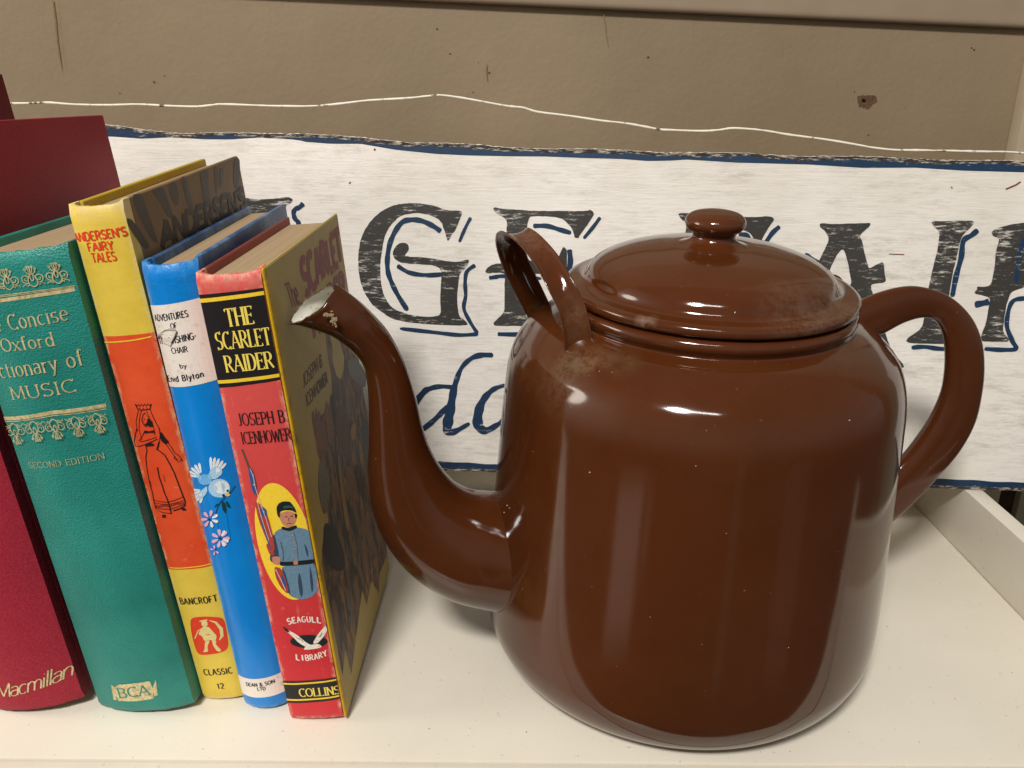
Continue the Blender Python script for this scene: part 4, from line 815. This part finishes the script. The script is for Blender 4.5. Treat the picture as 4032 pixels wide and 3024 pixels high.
for k_, (cc, P) in enumerate([((118, 76, 52), [(212, 560), (222, 620), (240, 700), (262, 790), (300, 830), (318, 770), (310, 690), (300, 610), (292, 560), (300, 520), (285, 545), (270, 620), (262, 560), (250, 590), (240, 520), (232, 590), (222, 540)]),
   ((96, 62, 46), [(375, 500), (400, 480), (430, 500), (445, 560), (455, 660), (462, 760), (470, 820), (440, 850), (410, 800), (385, 700), (372, 600)]),
   ((132, 92, 62), [(300, 470), (312, 470), (318, 540), (340, 620), (350, 700), (335, 760), (318, 720), (308, 620), (296, 540)]),
   ((112, 104, 84), [(262, 860), (290, 870), (318, 930), (332, 1010), (330, 1080), (305, 1130), (285, 1180), (268, 1120), (255, 1010), (255, 920)]),
   ((64, 66, 70), [(540, 540), (575, 600), (590, 760), (600, 900), (575, 930), (550, 800), (535, 660)]),
   ((120, 84, 56), [(520, 1150), (560, 1200), (600, 1330), (640, 1440), (655, 1520), (620, 1480), (575, 1380), (540, 1270)]),
   ((126, 92, 60), [(440, 880), (470, 900), (500, 980), (510, 1080), (495, 1130), (470, 1060), (450, 980)]),
   ((128, 40, 40), [(318, 1340), (340, 1330), (352, 1400), (340, 1460), (322, 1420)]),
   ((30, 26, 28), [(340, 410), (352, 440), (362, 520), (372, 620), (360, 640), (345, 560), (336, 480)]),
   ((34, 30, 32), [(290, 1260), (330, 1270), (380, 1330), (420, 1450), (430, 1560), (380, 1580), (320, 1540), (285, 1440)])]):
    d = Decals(b.cf, .05); d.k = 3+k_; d.poly(smooth_closed([b.cov(*ZC(p)) for p in P], 1), False)
    d.build('figure_print', plain('figure_ink', srgb(*cc), .5, .35, .28, nscale=700), b.right)
d = Decals(b.cf, .05); d.k = 16
for P in [[(440, 200), (470, 180), (530, 220), (570, 300), (560, 380), (520, 360), (470, 320), (445, 270)]]: d.poly(smooth_closed([b.cov(*ZC(p)) for p in P], 2), False)
d.build('grey_coat_print', inkS('coat_grey', 74, 78, 78), b.right)
for P in [[(470, 620), (495, 600), (498, 690), (478, 730), (460, 690)], [(380, 800), (400, 900), (430, 1100), (455, 1280), (440, 1320), (410, 1150), (385, 950)]]:
    d = Decals(b.cf, .05); d.k = 18; d.poly(smooth_closed([b.cov(*ZC(p)) for p in P], 1), False)
    d.build('ochre_print', inkS('ochre', 150, 116, 66), b.right)

# ------------------------------------------------------------------ enamel teapot
TO = np.array([.0722, .3292, .0002]); _tx, _ty = .0597, .0162
_cx, _sx, _cy, _sy = math.cos(_tx), math.sin(_tx), math.cos(_ty), math.sin(_ty)
TM = np.array([[1, 0, 0], [0, _cx, -_sx], [0, _sx, _cx]])@np.array([[_cy, 0, _sy], [0, 1, 0], [-_sy, 0, _cy]])
def tl(P):
    """lathe space (axis slightly bent by age above a flat base) -> offset from the pot's foot"""
    P = np.asarray(P, float); Q = TM@P; w = min(max(P[2]/.05, 0), 1); w = w*w*(3-2*w)
    return np.array([Q[0], Q[1], P[2]*(1-w)+Q[2]*w])
pot = empty('teapot', TO, None, 'big brown enamel teapot with domed lid, S-shaped spout and chipped white lip', 'teapot')
def enamel(name, dirt=True, dust=0.0):
    m = N(name, .13, .5); m.b.inputs['IOR'].default_value = 1.5
    f = m.noise(18, 5, .6); c = m.mix(m.ramp(f, .3, .7), srgb(71, 34, 12), srgb(80, 39, 16))
    s1 = m.ramp(m.noise(600, 3, .6), .73, .77); c = m.mix(m.mul(s1, .5), c, srgb(170, 140, 112))
    r = m.ramp(m.noise(40, 5), .3, .8, .07, .16); d1 = m.ramp(m.noise(120, 6, .7), .5, .8)
    film = m.ramp(m.noise(26, 6, .65), .45, .8, .0, .05); c = m.mix(film, c, srgb(128, 100, 80))
    if dirt:
        for cen, r0, r1, col_, amt in dirt:
            k = m.mul(m.near(cen, r0, r1), m.ramp(m.noise(260, 7, .75), .40, .56)); k = m.mul(k, amt)
            c = m.mix(k, c, col_); r = m.mul(r, m.mul(k, .6), 'ADD')
    m.color(c); m.rough(r); m.bump(m.noise(38, 2, .5), .05, .0012); m.bump(s1, .3, .0003)
    return m
RUST, DUST, OLIVE = srgb(98, 66, 36), srgb(128, 108, 90), srgb(88, 72, 42)
def onpot(x, y, rad):
    """photo pixel -> point at given distance from the pot's axis (nearest hit), relative to the foot"""
    o = CAMP-TO; r = ray(x, y); best = None
    for t in np.linspace(.15, .6, 1400):
        p = o+r*t
        ax = TM@np.array([0, 0, p[2]])
        if math.hypot(p[0]-ax[0], p[1]-ax[1]) < rad: best = p; break
    return best if best is not None else o+r*.4
rp = onpot(2330, 1412, .0665)
m_body = enamel('brown_enamel_body', [(tuple(rp), .001, .009, RUST, .9), (tuple(onpot(2440, 1388, .066)), .001, .010, OLIVE, .6), (tuple(onpot(2260, 1440, .068)), .001, .009, OLIVE, .7), (tuple(onpot(3430, 1360, .07)), .002, .018, DUST, .10), (tuple(onpot(2200, 1500, .075)), .003, .016, DUST, .15)])
m_lid = enamel('brown_enamel_lid', [(tuple(onpot(3200, 1250, .055)), .003, .022, DUST, .28), (tuple(onpot(2545, 1270, .056)), .001, .005, DUST, .6), (tuple(onpot(3340, 1180, .054)), .002, .016, DUST, .3)])
m_en = enamel('brown_enamel', [])
def lathe(name, prof, mat, parent, n=160, sub=4, closed=True, sharp=None):
    P = catmull(prof, sub) if sub > 1 else np.array(prof, float)
    bm = bmesh.new(); rings = []
    for r, z in P:
        if r < 1e-5: rings.append([bm.verts.new(tl((0, 0, z)))])
        else: rings.append([bm.verts.new(tl((r*math.cos(a), r*math.sin(a), z))) for a in np.linspace(0, 2*math.pi, n, endpoint=False)])
    for A, B_ in zip(rings[:-1], rings[1:]):
        for k in range(n):
            k2 = (k+1) % n
            if len(A) == 1 and len(B_) == 1: continue
            if len(A) == 1: bm.faces.new((A[0], B_[k2], B_[k]))
            elif len(B_) == 1: bm.faces.new((A[k], A[k2], B_[0]))
            else: bm.faces.new((A[k], A[k2], B_[k2], B_[k]))
    return mesh_bm(name, bm, mat, parent, True, sharp)
def arcp(r0, z0, r1, z1, n=8):       # quarter ellipse from (r0, z0) flat to (r1, z1) vertical
    return [(r0+(r1-r0)*math.sin(t), z0+(z1-z0)*(1-math.cos(t))) for t in np.linspace(0, math.pi/2, n)]
prof = [(0, .0012), (.03, .0010), (.060, .0004), (.066, 0)]+arcp(.0701, 0, .0874, .0269, 9)+[(.0870, .040), (.0856, .060), (.0838, .085), (.0820, .110), (.0808, .125), (.0798, .135), (.0781, .1425), (.0752, .1490), (.0712, .1535), (.0665, .1572), (.0620, .1598), (.0580, .1614), (.0562, .1624), (.0566, .1638), (.0574, .1652), (.0576, .1666), (.0570, .1680), (.0556, .1688), (.0530, .1688), (.0528, .1640), (.050, .163), (0, .163)]
body = lathe('body', prof, m_body, pot, 192, 4)
lid = lathe('lid', [(0, .1712), (.052, .1708), (.0548, .1702), (.0562, .1700), (.0570, .1705), (.0573, .1716), (.0570, .1730), (.0556, .1740), (.0530, .1742), (.0505, .1746), (.0490, .1758), (.0478, .1782), (.0458, .1806), (.0415, .1833), (.0345, .1859), (.0265, .1877), (.0190, .1887), (.0150, .1891), (.010, .1893), (0, .1893)], m_lid, pot, 192, 4)
lathe('knob', [(.0150, .1888), (.0120, .1896), (.0098, .1906), (.0086, .1918), (.0082, .1932), (.0092, .1944), (.0108, .1958), (.0116, .1975), (.0113, .1992), (.0100, .2007), (.0078, .2017), (.0045, .2023), (0, .2025)], m_en, lid, 96, 4)
# little hinge stub behind the lid
hp = on(3288, 1098, 1, TO[1]+.020)-TO
bm = bmesh.new(); bmesh.ops.create_uvsphere(bm, u_segments=20, v_segments=12, radius=1)
for v in bm.verts: v.co = Vector((hp[0]-.001+v.co.x*.0055, hp[1]+v.co.y*.004, hp[2]-.0045+v.co.z*.0065))
mesh_bm('lid_stop', bm, m_en, lid, True)

def pot_plane(deg):
    global snor
    a_ = math.radians(deg); snor = np.array([-math.sin(a_), math.cos(a_), 0])
pot_plane(19)
def onsp(x, y): return onplane(x, y, TO, snor)-TO
def tube(pairs, depth_k, n=40, sub=6, sq=2.0, angs=None):
    PA, PB = [], []
    for i, p in enumerate(pairs):
        if angs: pot_plane(np.interp(i, [0, len(pairs)*.45, len(pairs)-1], angs))
        PA.append(onsp(*p[0])); PB.append(onsp(*p[1]))
    A = catmull(PA, sub); B_ = catmull(PB, sub)
    dk = np.interp(np.linspace(0, 1, len(A)), np.linspace(0, 1, len(pairs)), depth_k)
    rings = []
    for a, b_, k in zip(A, B_, dk):
        c = (a+b_)/2; e1 = (a-b_)/2; r2 = np.linalg.norm(e1)*k; ring = []
        for t in np.linspace(0, 2*math.pi, n, endpoint=False):
            ct, st_ = math.cos(t), math.sin(t)
            ct = math.copysign(abs(ct)**(2/sq), ct); st_ = math.copysign(abs(st_)**(2/sq), st_)
            ring.append(c+e1*ct+snor*r2*st_)
        rings.append(ring)
    return rings
def skin(name, rings, mat, parent, cap0=False, cap1=False, sharp=None, flip=False):
    bm = bmesh.new(); R = [[bm.verts.new(p) for p in r] for r in rings]; n = len(R[0])
    for a, b_ in zip(R[:-1], R[1:]):
        for k in range(n): bm.faces.new((a[k], a[(k+1) % n], b_[(k+1) % n], b_[k]))
    if cap0: bm.faces.new(R[0][::-1])
    if cap1: bm.faces.new(R[-1])
    return mesh_bm(name, bm, mat, parent, True, sharp)
sp_pairs = [((1322, 1122), (1139, 1278)), ((1352, 1138), (1190, 1284)), ((1420, 1190), (1289, 1314)), ((1482, 1250), (1345, 1346)), ((1532, 1310), (1392, 1386)), ((1582, 1400), (1430, 1438)), ((1614, 1480), (1446, 1515)), ((1640, 1570), (1452, 1610)), ((1662, 1670), (1452, 1740)), ((1692, 1760), (1449, 1850)), ((1740, 1845), (1463, 2000)), ((1800, 1910), (1520, 2135)), ((1870, 1945), (1620, 2250)), ((1940, 1956), (1760, 2332)), ((1992, 1958), (1925, 2370)), ((2060, 1950), (2060, 2385))]
kk = [.55, .62, .9, 1.0, 1, 1, 1, .98, .95, .92, .9, .92, .95, .98, 1, 1]
rings = tube(sp_pairs, kk, 48, 6, angs=(19.5, 16, 11.5))
pot_plane(19)
# ragged, chipped mouth
for i in range(14):
    c_ = sum(rings[i])/48; dn = sum(rings[i])/48-sum(rings[i+3])/48; dn /= np.linalg.norm(dn); f_ = (1-i/14)**1.5
    for k in range(48):
        off = (rings[i][k]-c_)@snor; sh_ = abs(math.sin(2*math.pi*k/48))**(.7*f_); rings[i][k] = rings[i][k]+snor*off*(sh_-1)+dn*off*sh_*.52*f_
R0 = rings[0]; c0 = sum(R0)/len(R0); ax0 = (sum(rings[6])/48-c0); ax0 /= np.linalg.norm(ax0)
for k in range(48):
    j = .00028*math.sin(k*.9)+.00018*math.sin(k*2.3+1)+rng.normal(0, .00009); R0[k] = R0[k]+ax0*j
print('MOUTH', [proj_px(rings[0][k]+TO) for k in (0, 12, 24, 36)])
spout = skin('spout', rings, m_en, pot)
m_wh = N('white_enamel_inside', .25, .5); m_wh.color(m_wh.mix(m_wh.ramp(m_wh.noise(300, 5, .7), .58, .68), srgb(236, 234, 222), srgb(196, 176, 140)))
m_chip = N('chipped_bare_iron', .8, .2); m_chip.color(m_chip.mix(m_chip.ramp(m_chip.noise(900, 5, .7), .4, .6), srgb(38, 26, 20), srgb(120, 96, 70)))
inner = []
for r in rings[:20]:
    c = sum(r)/len(r); inner.append([c+(p-c)*(1-min(.45, .0008/np.linalg.norm(p-c))) for p in r])
skin('spout_lining', inner, m_wh, spout)
bm = bmesh.new(); a = [bm.verts.new(p-ax0*.0002) for p in rings[0]]; b_ = [bm.verts.new(p-ax0*.0001) for p in inner[0]]
for k in range(48): bm.faces.new((a[k], a[(k+1) % 48], b_[(k+1) % 48], b_[k]))
mesh_bm('chipped_lip', bm, m_chip, spout, True)
# enamel chips below the mouth
def chips(name, pts, mat, parent, size):
    bm = bmesh.new()
    for p in pts:
        m_ = bmesh.ops.create_icosphere(bm, subdivisions=1, radius=1)['verts']; s_ = size*random.uniform(.5, 1.2); a1, a2, a3 = [random.uniform(.6, 1.3) for _ in range(3)]
        for v in m_: v.co = Vector((p[0]+v.co.x*s_*a1, p[1]+v.co.y*s_*.5*a2, p[2]+v.co.z*s_*a3))
    return tag(mesh_bm(name, bm, mat, parent, False), kind='stuff')
rv = -snor if snor[1] > 0 else snor
cp = []
for _ in range(26):
    x_, y_ = random.gauss(1305, 9), random.gauss(1236, 13); cp.append(onsp(x_, y_)+rv*.0086)
for _ in range(10): cp.append(onsp(1283+random.gauss(0, 8), 1215+random.gauss(0, 4))+rv*.0080)
chips('enamel_chips', cp, plain('chip_grit', srgb(150, 132, 104), .7, .2, .3, nscale=3000), spout, .00055)
# weld ring where the spout meets the body
# handle
pot_plane(11)
hd = [((3330, 1215), (3372, 1372)), ((3381, 1189), (3420, 1347)), ((3453, 1156), (3474, 1329)), ((3554, 1129), (3550, 1287)), ((3639, 1131), (3622, 1264)), ((3740, 1168), (3672, 1272)), ((3816, 1240), (3700, 1318)), ((3856, 1324), (3710, 1385)), ((3869, 1420), (3708, 1465)), ((3862, 1527), (3693, 1550)), ((3833, 1653), (3652, 1640)), ((3774, 1763), (3596, 1725)), ((3698, 1856), (3535, 1800)), ((3597, 1966), (3475, 1850)), ((3508, 2045), (3425, 1880)), ((3440, 2090), (3370, 1925))]
hd = [(a, (b_[0]+.10*(a[0]-b_[0]), b_[1]+.10*(a[1]-b_[1]))) for a, b_ in hd]
hr = tube(hd, [.46]*16, 48, 6, sq=2.6)
handle = skin('handle', hr, m_en, pot, True, True)
# lifting loop over the spout: a bent steel strap with raised edges
path_px = [(2142, 1285, .352), (2128, 1240, .352), (2085, 1150, .350), (2040, 1060, .347), (2012, 985, .342), (2006, 935, .334), (2026, 912, .323), (2070, 936, .312), (2120, 987, .303), (2166, 1050, .297), (2208, 1126, .292), (2247, 1205, .289), (2268, 1292, .287), (2281, 1392, .2865)]
C_ = catmull([on(x, y, 1, Y)-TO for x, y, Y in path_px], 5)
hw = np.interp(np.linspace(0, 1, len(C_)), [0, .15, .4, .5, .6, .85, 1], [.0054, .0057, .0057, .0050, .0047, .0049, .0053])
bm = bmesh.new(); secs = []
for i, c in enumerate(C_):
    t = C_[min(i+1, len(C_)-1)]-C_[max(i-1, 0)]; t /= np.linalg.norm(t)
    wv = np.array([1.0, .12, .10]); wv -= t*(wv@t); wv /= np.linalg.norm(wv); nv_ = np.cross(wv, t); nv_ /= np.linalg.norm(nv_)
    # nv_ must point outward of the arch (away from its centre)
    cen = np.array([(C_[0][0]+C_[-1][0])/2, (C_[0][1]+C_[-1][1])/2, C_[0][2]+.02])
    if nv_@(c-cen) < 0: nv_ = -nv_
    sec = []
    for u, o_ in [(-1, .0010), (-.9, .0004), (-.5, -.0005), (0, -.0008), (.5, -.0005), (.9, .0004), (1, .0010), (1.02, .0002), (.9, -.0005), (.5, -.0014), (0, -.0017), (-.5, -.0014), (-.9, -.0005), (-1.02, .0002)]:
        sec.append(bm.verts.new(c+wv*hw[i]*u+nv_*(o_+rng.normal(0, .00003))))
    secs.append(sec)
for a, b_ in zip(secs[:-1], secs[1:]):
    for k in range(14): bm.faces.new((a[k], a[(k+1) % 14], b_[(k+1) % 14], b_[k]))
bm.faces.new(secs[0]); bm.faces.new(secs[-1][::-1])
m_strap = enamel('brown_enamel_strap', [(tuple(C_[0]+np.array([0, 0, .006])), .002, .010, OLIVE, .7), (tuple(C_[34]), .004, .022, srgb(110, 78, 60), .4), (tuple(C_[-8]), .001, .012, RUST, .5)])
mesh_bm('lifting_loop', bm, m_strap, pot, True)
# rust crust at the foot of the loop
crp = []
for _ in range(150):
    x_, y_ = random.gauss(2320, 55), 0; y_ = 1415+random.gauss(0, 18)-(x_-2320)*.12
    crp.append(onpot(x_, y_, .0672))
# specks and nicks of bare metal on the enamel
nk = [onpot(x_, y_, r_) for x_, y_, r_ in [(1997, 1990, .0862), (2006, 2000, .0862), (1985, 2018, .0862), (2100, 1778, .0845), (2322, 1860, .0845), (2740, 1835, .0835), (2330, 2310, .0872), (2560, 2430, .0872), (3105, 2550, .0872), (2360, 1462, .0795), (2410, 1466, .079), (3345, 1655, .0815), (2860, 2100, .0850)]]
chips('enamel_nicks', nk, plain('nick_pale', srgb(196, 176, 150), .6, .3, .2, nscale=3000), body, .00026)
